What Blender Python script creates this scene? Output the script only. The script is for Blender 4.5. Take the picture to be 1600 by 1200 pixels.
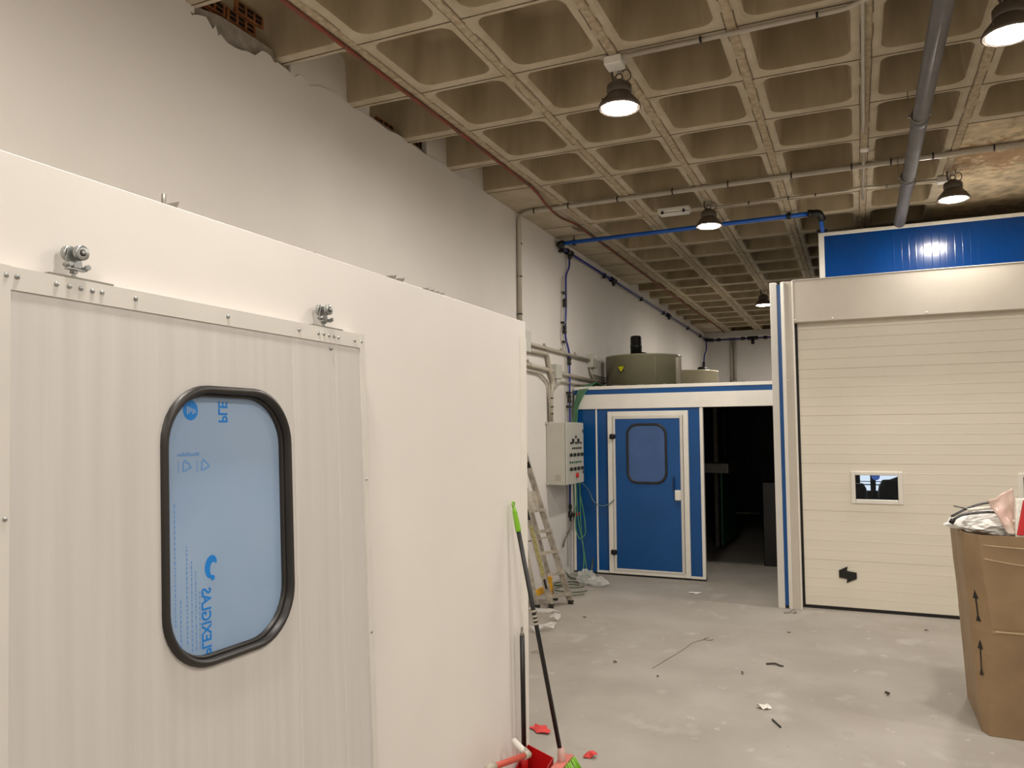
import bpy, math, random
from mathutils import Vector, Matrix, Quaternion, noise
random.seed(7)
for o in list(bpy.data.objects): bpy.data.objects.remove(o)
S = bpy.context.scene
COL = S.collection
PI = math.pi
# ------------------------------------------------------------------ camera
F_PX = 1211.0
yaw, pitch, roll = 0.4177, 0.0636, -0.0063
fw = Vector((-math.sin(yaw)*math.cos(pitch), math.cos(yaw)*math.cos(pitch), math.sin(pitch)))
r0 = Vector((math.cos(yaw), math.sin(yaw), 0)); u0 = r0.cross(fw)
rr = math.cos(roll)*r0 + math.sin(roll)*u0
uu = -math.sin(roll)*r0 + math.cos(roll)*u0
cam = bpy.data.cameras.new('camera'); co = bpy.data.objects.new('camera', cam); COL.objects.link(co)
M = Matrix((rr, uu, -fw)).transposed().to_4x4(); M.translation = Vector((0, 0, 1.7)); co.matrix_world = M
cam.sensor_width = 36; cam.lens = 36*F_PX/1600; cam.clip_start = 0.05; cam.clip_end = 100
S.camera = co
# ------------------------------------------------------------------ world, exposure
w = bpy.data.worlds.new('world'); S.world = w; w.use_nodes = True
w.node_tree.nodes['Background'].inputs[0].default_value = (0.6, 0.7, 1, 1)
w.node_tree.nodes['Background'].inputs[1].default_value = 0.0
S.view_settings.view_transform = 'Standard'; S.view_settings.look = 'None'
S.view_settings.exposure = 0.0; S.view_settings.gamma = 1.0
LAMP_STRENGTH = 370.0
LAMP_COLOR = (1.0, 0.935, 0.86)

# ------------------------------------------------------------------ materials
def lin(c):
    c = [x/255 for x in c]
    return tuple((x/12.92 if x <= .04045 else ((x+.055)/1.055)**2.4) for x in c) + (1,)
def mat(name, c, rough=.5, metal=0.0, var=.06, scale=6, bump=0, bscale=40, stretch=None, spec=.5, c2=None, emis=None, alpha=None, trans=0, srgb=True, detail=4):
    """procedural material: base colour broken up by noise, optional bump"""
    m = bpy.data.materials.new(name); m.use_nodes = True
    nt = m.node_tree; b = nt.nodes['Principled BSDF']
    col = lin(c) if srgb else tuple(c)+(1,)
    b.inputs['Roughness'].default_value = rough; b.inputs['Metallic'].default_value = metal
    b.inputs['Specular IOR Level'].default_value = spec
    tc = nt.nodes.new('ShaderNodeTexCoord'); mp = nt.nodes.new('ShaderNodeMapping')
    nt.links.new(tc.outputs['Object'], mp.inputs[0])
    if stretch: mp.inputs['Scale'].default_value = stretch
    n = nt.nodes.new('ShaderNodeTexNoise'); n.inputs['Scale'].default_value = scale; n.inputs['Detail'].default_value = detail
    nt.links.new(mp.outputs[0], n.inputs['Vector'])
    mix = nt.nodes.new('ShaderNodeMix'); mix.data_type = 'RGBA'
    k = c2 and (lin(c2) if srgb else tuple(c2)+(1,)) or tuple(x*(1-var*2) for x in col[:3])+(1,)
    mix.inputs['A'].default_value = k
    mix.inputs['B'].default_value = col if c2 else tuple(min(1, x*(1+var)) for x in col[:3])+(1,)
    ramp = nt.nodes.new('ShaderNodeMapRange'); ramp.inputs['From Min'].default_value = .32; ramp.inputs['From Max'].default_value = .68
    nt.links.new(n.outputs['Fac'], ramp.inputs['Value'])
    nt.links.new(ramp.outputs[0], mix.inputs['Factor'])
    nt.links.new(mix.outputs['Result'], b.inputs['Base Color'])
    if bump:
        n2 = nt.nodes.new('ShaderNodeTexNoise'); n2.inputs['Scale'].default_value = bscale; n2.inputs['Detail'].default_value = 5
        nt.links.new(mp.outputs[0], n2.inputs['Vector'])
        bp = nt.nodes.new('ShaderNodeBump'); bp.inputs['Strength'].default_value = bump; bp.inputs['Distance'].default_value = .01
        nt.links.new(n2.outputs['Fac'], bp.inputs['Height']); nt.links.new(bp.outputs[0], b.inputs['Normal'])
    if emis: b.inputs['Emission Color'].default_value = tuple(emis[:3])+(1,); b.inputs['Emission Strength'].default_value = emis[3]
    if alpha is not None: b.inputs['Alpha'].default_value = alpha
    if trans: b.inputs['Transmission Weight'].default_value = trans; b.inputs['IOR'].default_value = 1.3
    return m
def nodes(m): return m.node_tree.nodes, m.node_tree.links, m.node_tree.nodes['Principled BSDF']
def blotch(m, cx, cy, rx, ry, colour, n_scale=9, amt=.9, axes='xy', wob=.55):
    """one irregular stain of its own colour around a place on the surface"""
    N, Lk, b = nodes(m)
    src = b.inputs['Base Color'].links[0].from_socket
    tc = N.new('ShaderNodeTexCoord'); sp = N.new('ShaderNodeSeparateXYZ'); Lk.new(tc.outputs['Object'], sp.inputs[0])
    def mth(op, a, bb=None):
        q = N.new('ShaderNodeMath'); q.operation = op
        for i, v in enumerate((a, bb)):
            if v is None: continue
            if isinstance(v, (int, float)): q.inputs[i].default_value = v
            else: Lk.new(v, q.inputs[i])
        return q.outputs[0]
    ix = {'x': 0, 'y': 1, 'z': 2}
    a = mth('DIVIDE', mth('SUBTRACT', sp.outputs[ix[axes[0]]], cx), rx)
    c = mth('DIVIDE', mth('SUBTRACT', sp.outputs[ix[axes[1]]], cy), ry)
    d = mth('SQRT', mth('ADD', mth('MULTIPLY', a, a), mth('MULTIPLY', c, c)))
    n = N.new('ShaderNodeTexNoise'); n.inputs['Scale'].default_value = n_scale; n.inputs['Detail'].default_value = 5
    Lk.new(tc.outputs['Object'], n.inputs['Vector'])
    e = mth('ADD', d, mth('MULTIPLY', mth('SUBTRACT', n.outputs['Fac'], .5), wob*4))
    mr = N.new('ShaderNodeMapRange'); mr.inputs['From Min'].default_value = 1.05; mr.inputs['From Max'].default_value = .9
    mr.inputs['To Max'].default_value = amt; Lk.new(e, mr.inputs['Value'])
    mx = N.new('ShaderNodeMix'); mx.data_type = 'RGBA'; mx.inputs['B'].default_value = lin(colour)
    Lk.new(mr.outputs[0], mx.inputs['Factor']); Lk.new(src, mx.inputs['A']); Lk.new(mx.outputs['Result'], b.inputs['Base Color'])

m_wall = mat('painted_plaster', (222, 217, 210), .75, var=.02, scale=1.5, bump=.12, bscale=18)
m_wallfar = m_wall
m_panel = mat('white_lacquered_panel', (228, 223, 217), .38, var=.015, scale=2, bump=.05, bscale=9)
m_doorpanel = mat('grey_white_sheet', (200, 196, 191), .36, var=.03, scale=3, stretch=(1, 9, .35), bump=.05, bscale=6)
m_trim = mat('grey_painted_profile', (208, 204, 196), .42, var=.02)
m_rubber = mat('black_rubber', (38, 34, 30), .42, var=.1)
m_zinc = mat('zinc_plated_steel', (170, 172, 170), .3, metal=.85, var=.12, scale=30)
m_steel = mat('dull_sheet_steel', (140, 136, 125), .45, metal=.5, var=.1, scale=12)
m_film = mat('blue_protective_film', (138, 162, 192), .3, var=.07, scale=3, c2=(150, 172, 198), bump=.08, bscale=14)
m_print = mat('blue_print', (10, 122, 205), .4, var=.02)
m_print2 = mat('pale_blue_print', (96, 146, 205), .4, var=.02)
m_blue = mat('blue_coated_panel', (0, 74, 136), .3, var=.06, scale=2, bump=.04, bscale=12)
m_bluefilm = mat('blue_panel_with_creased_film', (2, 60, 126), .15, var=.08, scale=2)
m_white = mat('white_profile', (228, 224, 214), .35, var=.02)
m_cream = mat('cream_sectional_steel', (228, 221, 205), .3, var=.02, scale=2, bump=.05, bscale=10, stretch=(.25, 1, 3))
m_header = mat('grey_beige_sheet', (198, 190, 176), .3, var=.03, scale=3, bump=.03, bscale=6)
m_black = mat('black_plastic', (16, 15, 15), .4, var=.1)
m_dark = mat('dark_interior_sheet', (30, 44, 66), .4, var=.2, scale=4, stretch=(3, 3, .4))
m_conduit = mat('grey_pvc_conduit', (176, 168, 152), .4, var=.05)
m_duct = mat('grey_pvc_duct', (104, 101, 100), .5, var=.08)
m_bluepipe = mat('blue_aluminium_pipe', (24, 92, 190), .3, var=.05)
m_bluepipe2 = mat('blue_violet_tube', (50, 58, 138), .3, var=.05)
m_redpipe = mat('rusty_red_pipe', (140, 62, 44), .7, var=.25, scale=5, c2=(96, 66, 48))
m_cab = mat('light_grey_cabinet', (188, 186, 174), .4, var=.02)
m_drum = mat('beige_grey_lacquer', (150, 146, 120), .22, var=.03, scale=2)
m_drum2 = mat('pale_beige_lacquer', (222, 214, 184), .25, var=.03, scale=2)
m_lens = mat('lit_lamp_lens', (255, 255, 255), .5, var=0, emis=LAMP_COLOR+(LAMP_STRENGTH,))
m_lampbody = mat('dark_grey_cast_aluminium', (98, 88, 78), .45, metal=.3, var=.1)
m_alu = mat('worn_aluminium', (184, 176, 162), .42, metal=.4, var=.18, scale=14)
m_yellow = mat('yellow_plastic', (226, 168, 20), .45, var=.1)
m_glow = mat('glowing_blue_disc', (60, 100, 200), .4, emis=(.12, .25, .8, .6))  # faint glow put into the disc so it reads as lit
m_green = mat('green_hose', (66, 128, 92), .4, var=.15, scale=12)
m_greendark = mat('dark_green_cable', (76, 92, 66), .5, var=.2, scale=12)
m_lime = mat('lime_plastic', (126, 184, 44), .4, var=.05)
m_red = mat('red_plastic', (186, 22, 24), .38, var=.08)
m_redpaper = mat('red_torn_paper', (214, 66, 62), .7, var=.15, scale=40)
m_whitepaper = mat('white_paper', (232, 228, 218), .7, var=.1, scale=60)
m_card = mat('brown_cardboard', (150, 124, 92), .6, var=.09, scale=5, c2=(134, 110, 80))
m_cardpale = mat('pale_cardboard', (190, 166, 128), .8, var=.08)
m_foam = mat('white_packing_foam', (236, 234, 228), .6, var=.08, scale=25, bump=.6, bscale=30)
m_clear = mat('clear_crumpled_plastic', (236, 236, 232), .12, var=.1, scale=20, bump=.9, bscale=24, alpha=.28)
m_bag = mat('milky_red_printed_bag', (212, 198, 184), .3, var=.1, scale=3, bump=.15, bscale=16, c2=(196, 150, 138))
m_tape = mat('glossy_tape', (205, 185, 150), .12, var=.1, alpha=.55)
m_brick = mat('hollow_brick', (176, 116, 70), .85, var=.25, scale=25, c2=(122, 72, 42), bump=.5)
m_mortar = mat('grey_mortar', (158, 150, 138), .9, var=.12, scale=20, bump=.4)
m_hole = mat('brick_hole', (26, 16, 12), .9, var=.1)
m_glass = mat('dark_glass_pane', (30, 34, 40), .05, var=0, alpha=.25)
m_glass2 = mat('blue_filmed_pane', (60, 92, 142), .28, var=.08, scale=4)
m_glowsheet = mat('glowing_sheet', (200, 225, 255), .5, var=0, emis=(.72, .86, 1, 1.6))  # glowing sheet put behind the garage door for the bright view in its pane

# ceiling concrete: painted waffle slab
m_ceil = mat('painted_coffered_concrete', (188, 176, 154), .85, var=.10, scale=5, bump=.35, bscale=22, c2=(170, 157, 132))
m_coffer = mat('darker_coffer_concrete', (168, 152, 124), .9, var=.10, scale=2.2, bump=.2, bscale=22, c2=(146, 131, 102), stretch=(2.5, 2.5, .6))  # coffer insides get a darker concrete tone than the ribs
for cx, cy, rx, ry in ((-.9, 7.02, .16, .07), (.40, 7.0, .2, .10), (-.97, 9.22, .25, .08), (-2.86, 8.35, .05, .12)):
    blotch(m_ceil, cx, cy, rx, ry, (92, 78, 62), 9, .85); blotch(m_coffer, cx, cy, rx, ry, (92, 78, 62), 9, .85)
m_crack = mat('dark_joint', (104, 88, 68), .95, var=.3, scale=30)
m_seam = mat('rough_rib_infill', (184, 170, 144), .95, var=.2, scale=26, c2=(156, 138, 112), bump=.8, bscale=50)
m_rough = mat('broken_ochre_concrete', (196, 178, 146), .95, var=.2, scale=9, bump=.8, bscale=30)
blotch(m_rough, 1.35, 7.60, .75, .30, (150, 112, 74), 16, .65, wob=1.5)
# floor
m_floor = mat('dusty_concrete_floor', (163, 157, 148), .62, var=.08, scale=1.6, c2=(149, 142, 132), bump=.12, bscale=30)
def floor_detail():
    N, Lk, b = nodes(m_floor)
    src = b.inputs['Base Color'].links[0].from_socket
    tc = N.new('ShaderNodeTexCoord')
    for sc, lo, hi, colr, amt in ((3.2, .60, .70, (178, 173, 165), .55), (11, .66, .72, (190, 185, 176), .5), (24, .70, .74, (122, 114, 104), .55), (5.5, .64, .72, (148, 141, 131), .5)):
        n = N.new('ShaderNodeTexNoise'); n.inputs['Scale'].default_value = sc; n.inputs['Detail'].default_value = 6
        mp = N.new('ShaderNodeMapping'); mp.inputs['Location'].default_value = (sc, sc*2, 0); mp.inputs['Scale'].default_value = (1, .75, 1)
        Lk.new(tc.outputs['Object'], mp.inputs[0]); Lk.new(mp.outputs[0], n.inputs['Vector'])
        mr = N.new('ShaderNodeMapRange'); mr.inputs['From Min'].default_value = lo; mr.inputs['From Max'].default_value = hi; mr.inputs['To Max'].default_value = amt
        Lk.new(n.outputs['Fac'], mr.inputs['Value'])
        mx = N.new('ShaderNodeMix'); mx.data_type = 'RGBA'; mx.inputs['B'].default_value = lin(colr)
        Lk.new(mr.outputs[0], mx.inputs['Factor']); Lk.new(src, mx.inputs['A']); src = mx.outputs['Result']
    Lk.new(src, b.inputs['Base Color'])
floor_detail()
# vertical creases in the film on the blue upper panel
def film_creases():
    N, Lk, b = nodes(m_bluefilm)
    tc = N.new('ShaderNodeTexCoord'); mp = N.new('ShaderNodeMapping'); mp.inputs['Scale'].default_value = (5, 1, .5)
    Lk.new(tc.outputs['Object'], mp.inputs[0])
    n = N.new('ShaderNodeTexNoise'); n.inputs['Scale'].default_value = 2.2; n.inputs['Detail'].default_value = 3
    Lk.new(mp.outputs[0], n.inputs['Vector'])
    wv = N.new('ShaderNodeTexWave'); wv.inputs['Scale'].default_value = .9; wv.inputs['Distortion'].default_value = 1.2; wv.inputs['Detail'].default_value = 1
    Lk.new(mp.outputs[0], wv.inputs['Vector'])
    ad = N.new('ShaderNodeMath'); ad.operation = 'POWER'; Lk.new(wv.outputs['Fac'], ad.inputs[0]); ad.inputs[1].default_value = 60
    ml = N.new('ShaderNodeMath'); ml.operation = 'MULTIPLY_ADD'; Lk.new(n.outputs['Fac'], ml.inputs[0]); ml.inputs[1].default_value = .12; Lk.new(ad.outputs[0], ml.inputs[2])
    bp = N.new('ShaderNodeBump'); bp.inputs['Strength'].default_value = .10; bp.inputs['Distance'].default_value = .006
    Lk.new(ml.outputs[0], bp.inputs['Height']); Lk.new(bp.outputs[0], b.inputs['Normal'])
film_creases()

# ------------------------------------------------------------------ mesh helpers
class MB:
    def __init__(s): s.v = []; s.f = []; s.sm = []
    def add(s, vs, fs, smooth=False):
        o = len(s.v); s.v += [Vector(p) for p in vs]; s.f += [tuple(i+o for i in f) for f in fs]; s.sm += [smooth]*len(fs); return s
    def box(s, x0, x1, y0, y1, z0, z1, bev=0):
        if bev:
            b = min(bev, (x1-x0)*.45, (y1-y0)*.45, (z1-z0)*.45); vs = []
            # chamfered box: 24 verts
            idx = {}
            for sx in (0, 1):
                for sy in (0, 1):
                    for sz in (0, 1):
                        X = (x0, x1)[sx]; Y = (y0, y1)[sy]; Z = (z0, z1)[sz]
                        dx, dy, dz = (b, -b)[sx], (b, -b)[sy], (b, -b)[sz]
                        for a, p in (('x', (X, Y+dy, Z+dz)), ('y', (X+dx, Y, Z+dz)), ('z', (X+dx, Y+dy, Z))):
                            idx[(sx, sy, sz, a)] = len(vs); vs.append(p)
            fs = []
            g = lambda *k: idx[k]
            for q in (0, 1):
                fs.append([g(q, 0, 0, 'x'), g(q, 1, 0, 'x'), g(q, 1, 1, 'x'), g(q, 0, 1, 'x')])
                fs.append([g(0, q, 0, 'y'), g(1, q, 0, 'y'), g(1, q, 1, 'y'), g(0, q, 1, 'y')])
                fs.append([g(0, 0, q, 'z'), g(1, 0, q, 'z'), g(1, 1, q, 'z'), g(0, 1, q, 'z')])
            for p in (0, 1):
                for q in (0, 1):
                    fs.append([g(p, q, 0, 'x'), g(p, q, 1, 'x'), g(p, q, 1, 'y'), g(p, q, 0, 'y')])
                    fs.append([g(p, 0, q, 'x'), g(p, 1, q, 'x'), g(p, 1, q, 'z'), g(p, 0, q, 'z')])
                    fs.append([g(0, p, q, 'y'), g(1, p, q, 'y'), g(1, p, q, 'z'), g(0, p, q, 'z')])
                    for r in (0, 1): fs.append([g(p, q, r, 'x'), g(p, q, r, 'y'), g(p, q, r, 'z')])
            return s.add(vs, fs)
        vs = [(x, y, z) for x in (x0, x1) for y in (y0, y1) for z in (z0, z1)]
        return s.add(vs, [(0, 1, 3, 2), (4, 6, 7, 5), (0, 4, 5, 1), (2, 3, 7, 6), (0, 2, 6, 4), (1, 5, 7, 3)])
    def obox(s, c, ax, ay, az, hx, hy, hz):
        c = Vector(c); ax, ay, az = [Vector(a).normalized() for a in (ax, ay, az)]
        vs = [c+ax*hx*i+ay*hy*j+az*hz*k for i in (-1, 1) for j in (-1, 1) for k in (-1, 1)]
        return s.add(vs, [(0, 1, 3, 2), (4, 6, 7, 5), (0, 4, 5, 1), (2, 3, 7, 6), (0, 2, 6, 4), (1, 5, 7, 3)])
    def bar(s, a, b, wd, th, up=(0, 0, 1)):
        a = Vector(a); b = Vector(b); d = (b-a).normalized(); sd = d.cross(Vector(up)).normalized(); n = sd.cross(d)
        return s.obox((a+b)/2, d, sd, n, (b-a).length/2, wd/2, th/2)
    def tube(s, pts, r, n=10, caps=True):
        P = [Vector(p) for p in pts]; rs = r if isinstance(r, (list, tuple)) else [r]*len(P)
        T = []
        for i in range(len(P)):
            d = (P[min(i+1, len(P)-1)]-P[max(i-1, 0)]); T.append(d.normalized() if d.length > 1e-9 else Vector((0, 0, 1)))
        ref = Vector((0, 0, 1)) if abs(T[0].z) < .9 else Vector((1, 0, 0))
        nn = T[0].cross(ref).normalized(); vs = []; fs = []
        for i, p in enumerate(P):
            if i: 
                q = T[i-1].rotation_difference(T[i]); nn = (q @ nn).normalized()
            bb = T[i].cross(nn)
            for k in range(n):
                a = 2*PI*k/n; vs.append(p+(nn*math.cos(a)+bb*math.sin(a))*rs[i])
        for i in range(len(P)-1):
            for k in range(n): fs.append((i*n+k, i*n+(k+1) % n, (i+1)*n+(k+1) % n, (i+1)*n+k))
        s.add(vs, fs, True)
        if caps: s.add(vs[:n], [tuple(range(n))[::-1]]); s.add(vs[-n:], [tuple(range(n))])
        return s
    def lathe(s, prof, c, axis=(0, 0, 1), n=28, smooth=True, cap=True):
        c = Vector(c); A = Vector(axis).normalized(); ref = Vector((1, 0, 0)) if abs(A.x) < .9 else Vector((0, 1, 0))
        u = A.cross(ref).normalized(); v = A.cross(u); vs = []; fs = []
        for (r, h) in prof:
            for k in range(n): a = 2*PI*k/n; vs.append(c+A*h+(u*math.cos(a)+v*math.sin(a))*r)
        for i in range(len(prof)-1):
            for k in range(n): fs.append((i*n+k, i*n+(k+1) % n, (i+1)*n+(k+1) % n, (i+1)*n+k))
        s.add(vs, fs, smooth)
        if cap: s.add(vs[:n], [tuple(range(n))[::-1]]); s.add(vs[-n:], [tuple(range(n))])
        return s
    def torus(s, c, axis, R, r, n=20, m=8, a0=0, a1=2*PI, sx=1):
        c = Vector(c); A = Vector(axis).normalized(); ref = Vector((0, 0, 1)) if abs(A.z) < .9 else Vector((1, 0, 0))
        u = A.cross(ref).normalized(); v = A.cross(u)
        pts = [c+u*math.cos(a0+(a1-a0)*k/n)*R*sx+v*math.sin(a0+(a1-a0)*k/n)*R for k in range(n+1)]
        return s.tube(pts, r, m)
    def prism(s, poly, fn, d0, d1):
        """poly: list of (a,b); fn(a,b,d)->xyz"""
        n = len(poly); vs = [fn(a, b, d0) for a, b in poly]+[fn(a, b, d1) for a, b in poly]
        return s.add(vs, [tuple(range(n))[::-1], tuple(range(n, 2*n))]+[(i, (i+1) % n, n+(i+1) % n, n+i) for i in range(n)])
    def loops(s, rings, smooth=True, close=False):
        n = len(rings[0]); vs = [p for r in rings for p in r]; fs = []
        for i in range(len(rings)-1):
            for k in range(n): fs.append((i*n+k, i*n+(k+1) % n, (i+1)*n+(k+1) % n, (i+1)*n+k))
        if close: fs.append(tuple(range((len(rings)-1)*n, len(rings)*n)))
        return s.add(vs, fs, smooth)

def wpos(o):
    p = Vector((0, 0, 0))
    while o is not None: p += o.location; o = o.parent
    return p
def obj(name, mb, m, parent=None, label=None, at=None):
    """one mesh object; vertices are given in room coordinates (children are stored relative to their parent)"""
    me = bpy.data.meshes.new(name)
    if parent: off = wpos(parent)
    elif at is not None: off = Vector(at)
    elif mb.v:
        xs = [v.x for v in mb.v]; ys = [v.y for v in mb.v]; zs = [v.z for v in mb.v]
        off = Vector(((min(xs)+max(xs))/2, (min(ys)+max(ys))/2, min(zs)))
    else: off = Vector()
    me.from_pydata([v-off for v in mb.v], [], mb.f)
    me.polygons.foreach_set('use_smooth', mb.sm)
    me.materials.append(m); me.validate(); me.update()
    o = bpy.data.objects.new(name, me); COL.objects.link(o)
    if parent: o.parent = parent
    else: o.location = off
    if label: o['label'] = label
    fixn(me)
    return o
def fixn(me):
    import bmesh
    bm = bmesh.new(); bm.from_mesh(me); bmesh.ops.remove_doubles(bm, verts=bm.verts, dist=1e-6)
    bmesh.ops.recalc_face_normals(bm, faces=bm.faces); bm.to_mesh(me); bm.free()
def struct(name, mb, m, parent=None):
    o = obj(name, mb, m, parent, at=(0, 0, 0) if not parent else None)
    if not parent: o['kind'] = 'structure'
    return o
def thing(name, label, cat, loc, group=None):
    o = bpy.data.objects.new(name, None); COL.objects.link(o); o.location = loc; o.empty_display_size = .1
    o['label'] = label; o['category'] = cat
    if group: o['group'] = group
    return o
def tag(o, label, cat, group=None, kind=None):
    o['label'] = label; o['category'] = cat
    if group: o['group'] = group
    if kind: o['kind'] = kind
    return o
def copy_tree(o, parent=None):
    c = o.copy(); COL.objects.link(c)
    if parent: c.parent = parent
    for ch in list(o.children): copy_tree(ch, c)
    return c
def fillet(pts, r, n=6):
    P = [Vector(p) for p in pts]; out = [P[0]]
    for i in range(1, len(P)-1):
        a = P[i-1]-P[i]; b = P[i+1]-P[i]; q = min(r, a.length*.45, b.length*.45)
        p0 = P[i]+a.normalized()*q; p1 = P[i]+b.normalized()*q
        for k in range(n+1):
            t = k/n; out.append(p0*(1-t)**2+P[i]*2*t*(1-t)+p1*t*t)
    out.append(P[-1]); return out
def rrect(cx, cy, hx, hy, r, n=6):
    out = []
    for (sx, sy, a0) in ((1, 1, 0), (-1, 1, PI/2), (-1, -1, PI), (1, -1, 3*PI/2)):
        for k in range(n+1):
            a = a0+PI/2*k/n; out.append((cx+sx*(hx-r)+r*math.cos(a), cy+sy*(hy-r)+r*math.sin(a)))
    return out
def frame_ring(outer, inner, fn, d0, d1, crown=.0):
    """closed rounded frame between two equal length outlines"""
    mb = MB(); rings = [[fn(a, b, d0) for a, b in outer], [fn(a, b, d1) for a, b in outer]]
    if crown:
        mid = [((a+c)/2, (b+d)/2) for (a, b), (c, d) in zip(outer, inner)]
        rings.append([fn(a, b, d1+crown) for a, b in mid])
    rings += [[fn(a, b, d1) for a, b in inner], [fn(a, b, d0) for a, b in inner]]
    return mb.loops(rings)
def text_mesh(txt, size, fn, depth=.0006, bold=0):
    """lettering as a mesh; fn(u,v,d)->xyz, u along the text, v up"""
    cu = bpy.data.curves.new('lettering', 'FONT'); cu.body = txt; cu.size = size; cu.extrude = 0; cu.resolution_u = 3; cu.offset = bold
    t = bpy.data.objects.new('lettering', cu); COL.objects.link(t)
    bpy.context.view_layer.update(); dg = bpy.context.evaluated_depsgraph_get()
    me = bpy.data.meshes.new_from_object(t.evaluated_get(dg)); mb = MB()
    mb.add([fn(v.co.x, v.co.y, depth) for v in me.vertices], [tuple(p.vertices) for p in me.polygons])
    bpy.data.objects.remove(t); bpy.data.curves.remove(cu); bpy.data.meshes.remove(me)
    return mb

# ================================================================== SETTING
CZ = 4.04                     # underside of the ribs
WX = -3.23                    # left wall
YF = 18.85; YR = -4.9; XR = 4.9
struct('floor', MB().box(-3.6, XR+.3, YR-.3, YF+.3, -.1, 0), m_floor)
# ---- waffle slab
def ceiling():
    cells = MB(); seams = MB(); rough = MB(); cof = MB(); cracks = MB()
    xs = [-3.41, -2.70, -2.005, -1.305, -.59, .125, .82, 1.53, 2.24, 2.95, 3.66, 4.37, 5.08]
    ys = [4.5+.735*j for j in range(-13, 20)]
    ys[-1] = YF+.05
    for i in range(len(xs)-1):
        for j in range(len(ys)-1):
            x0, x1, y0, y1 = xs[i], xs[i+1], ys[j], ys[j+1]
            ym = (y0+y1)/2
            solid = (i == 0 and (6.7 < ym < 11.6 or ym > 17.3)) or (i >= 6 and ym > 6.7) or j == len(ys)-2 and False
            if solid:
                (rough if i >= 6 else cells).add([(x0, y0, CZ), (x1, y0, CZ), (x1, y1, CZ), (x0, y1, CZ)], [(0, 1, 2, 3)]); continue
            cx, cy = (x0+x1)/2, (y0+y1)/2; hx, hy = (x1-x0)/2, (y1-y0)/2
            mx = .077 if i != 0 else .05; my = .043
            N = 6
            def ring(ax, ay, r, z): return [(a, b, z) for a, b in rrect(cx, cy, ax, ay, r, N)]
            o = rrect(cx, cy, hx-mx+.012, hy-my+.01, .09, N)
            rect = []
            for k, (a, b) in enumerate(o):
                q = k % (N+1); dx, dy = a-cx, b-cy
                if q < N/2: side = (k//(N+1)) % 2 == 0
                else: side = (k//(N+1)) % 2 == 1
                if q == N/2: rect.append((cx+math.copysign(hx, dx), cy+math.copysign(hy, dy), CZ)); continue
                rect.append((cx+math.copysign(hx, dx), b, CZ) if side else (a, cy+math.copysign(hy, dy), CZ))
            jz = .33
            rings = [rect, [(a, b, CZ) for a, b in o], ring(hx-mx-.008, hy-my-.008, .085, CZ+.014), ring(hx-mx-.017, hy-my-.017, .08, CZ+.04),
                     ring(hx-mx-.035, hy-my-.035, .075, CZ+jz-.05), ring(hx-mx-.055, hy-my-.055, .06, CZ+jz-.012), ring(hx-mx-.10, hy-my-.10, .04, CZ+jz)]
            n = len(rect)
            cells.add(rect+rings[1], [(k, (k+1) % n, n+(k+1) % n, n+k) for k in range(n)])
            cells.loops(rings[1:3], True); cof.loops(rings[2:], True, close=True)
    # rough strips of infill concrete between the coffer moulds
    rnd = random.Random(3)
    for i, x in enumerate(xs[1:-1]):
        yend = 6.7 if i+1 >= 7 else (YF if i+1 < 6 else 8.5)
        y = ys[0]
        pts0 = []; 
        while y < yend:
            hw = .029+rnd.uniform(-.0025, .0025); pts0.append((y, hw, rnd.uniform(-.0015, .0015))); y += .12
        vs = []; fs = []
        for (yy, hw, dx) in pts0:
            zz = CZ-.006-rnd.uniform(0, .004)
            vs += [(x-hw+dx, yy, CZ+.002), (x-hw*.8+dx, yy, zz), (x+hw*.8+dx, yy, zz), (x+hw+dx, yy, CZ+.002)]
        for k in range(len(pts0)-1):
            for q in range(3): fs.append((4*k+q, 4*k+q+1, 4*k+5+q, 4*k+4+q))
        seams.add(vs, fs)
        for s_ in (-1, 1):
            cv = []; cf = []
            for (yy, hw, dx) in pts0: cv += [(x+s_*(hw+.001)+dx, yy, CZ-.0015), (x+s_*(hw+.006)+dx, yy, CZ-.0015)]
            for k in range(len(pts0)-1):
                if rnd.random() < .8: cf.append((2*k, 2*k+1, 2*k+3, 2*k+2))
            cracks.add(cv, cf)
    for j, y in enumerate(ys[1:-1]):
        hw = .008; x1 = XR if y < 6.8 else .82
        cracks.box(-3.25, x1, y-.0035, y+.0035, CZ-.003, CZ+.002)
    # solid slab lip at the edges of the solid area
    c = struct('ceiling', cells, m_ceil)
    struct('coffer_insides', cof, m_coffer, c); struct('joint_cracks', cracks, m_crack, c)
    struct('rib_seams', seams, m_seam, c); struct('solid_slab', rough, m_rough, c)
    struct('upper_slab', MB().box(-3.7, XR+.3, YR-.3, YF+.3, CZ+.42, CZ+.6), m_mortar, c)
ceiling()
# ---- left wall: plaster with broken top edge, mortar and brick behind
jag = [(YR-.2, 4.03), (2.2, 4.03), (2.7, 4.05), (2.973, 4.037), (2.989, 4.008), (3.024, 3.979), (3.059, 3.999), (3.122, 4.019), (3.173, 3.973), (3.193, 4.005), (3.215, 3.954), (3.231, 3.972),
       (3.284, 3.947), (3.345, 3.946), (3.399, 3.954), (3.435, 3.968), (3.51, 3.975), (3.566, 4.03), (3.605, 4.036), (3.645, 4.03), (3.676, 4.005), (3.706, 4.02), (3.876, 4.0), (3.91, 4.03), (3.963, 4.037), (4.01, 3.998),
       (4.055, 4.01), (4.091, 4.03), (4.174, 4.05), (4.298, 4.06)]
rnd = random.Random(5)
y = 4.42
while y < YF: jag.append((y, 4.045+rnd.uniform(-.008, .012))); y += rnd.uniform(.05, .2)
jag.append((YF+.2, 4.05))
wl = MB()
vs = []; fs = []
for (yy, zz) in jag: vs += [(WX, yy, -.05), (WX, yy, zz), (WX-.03, yy, zz), (WX-.03, yy, -.05)]
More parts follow.
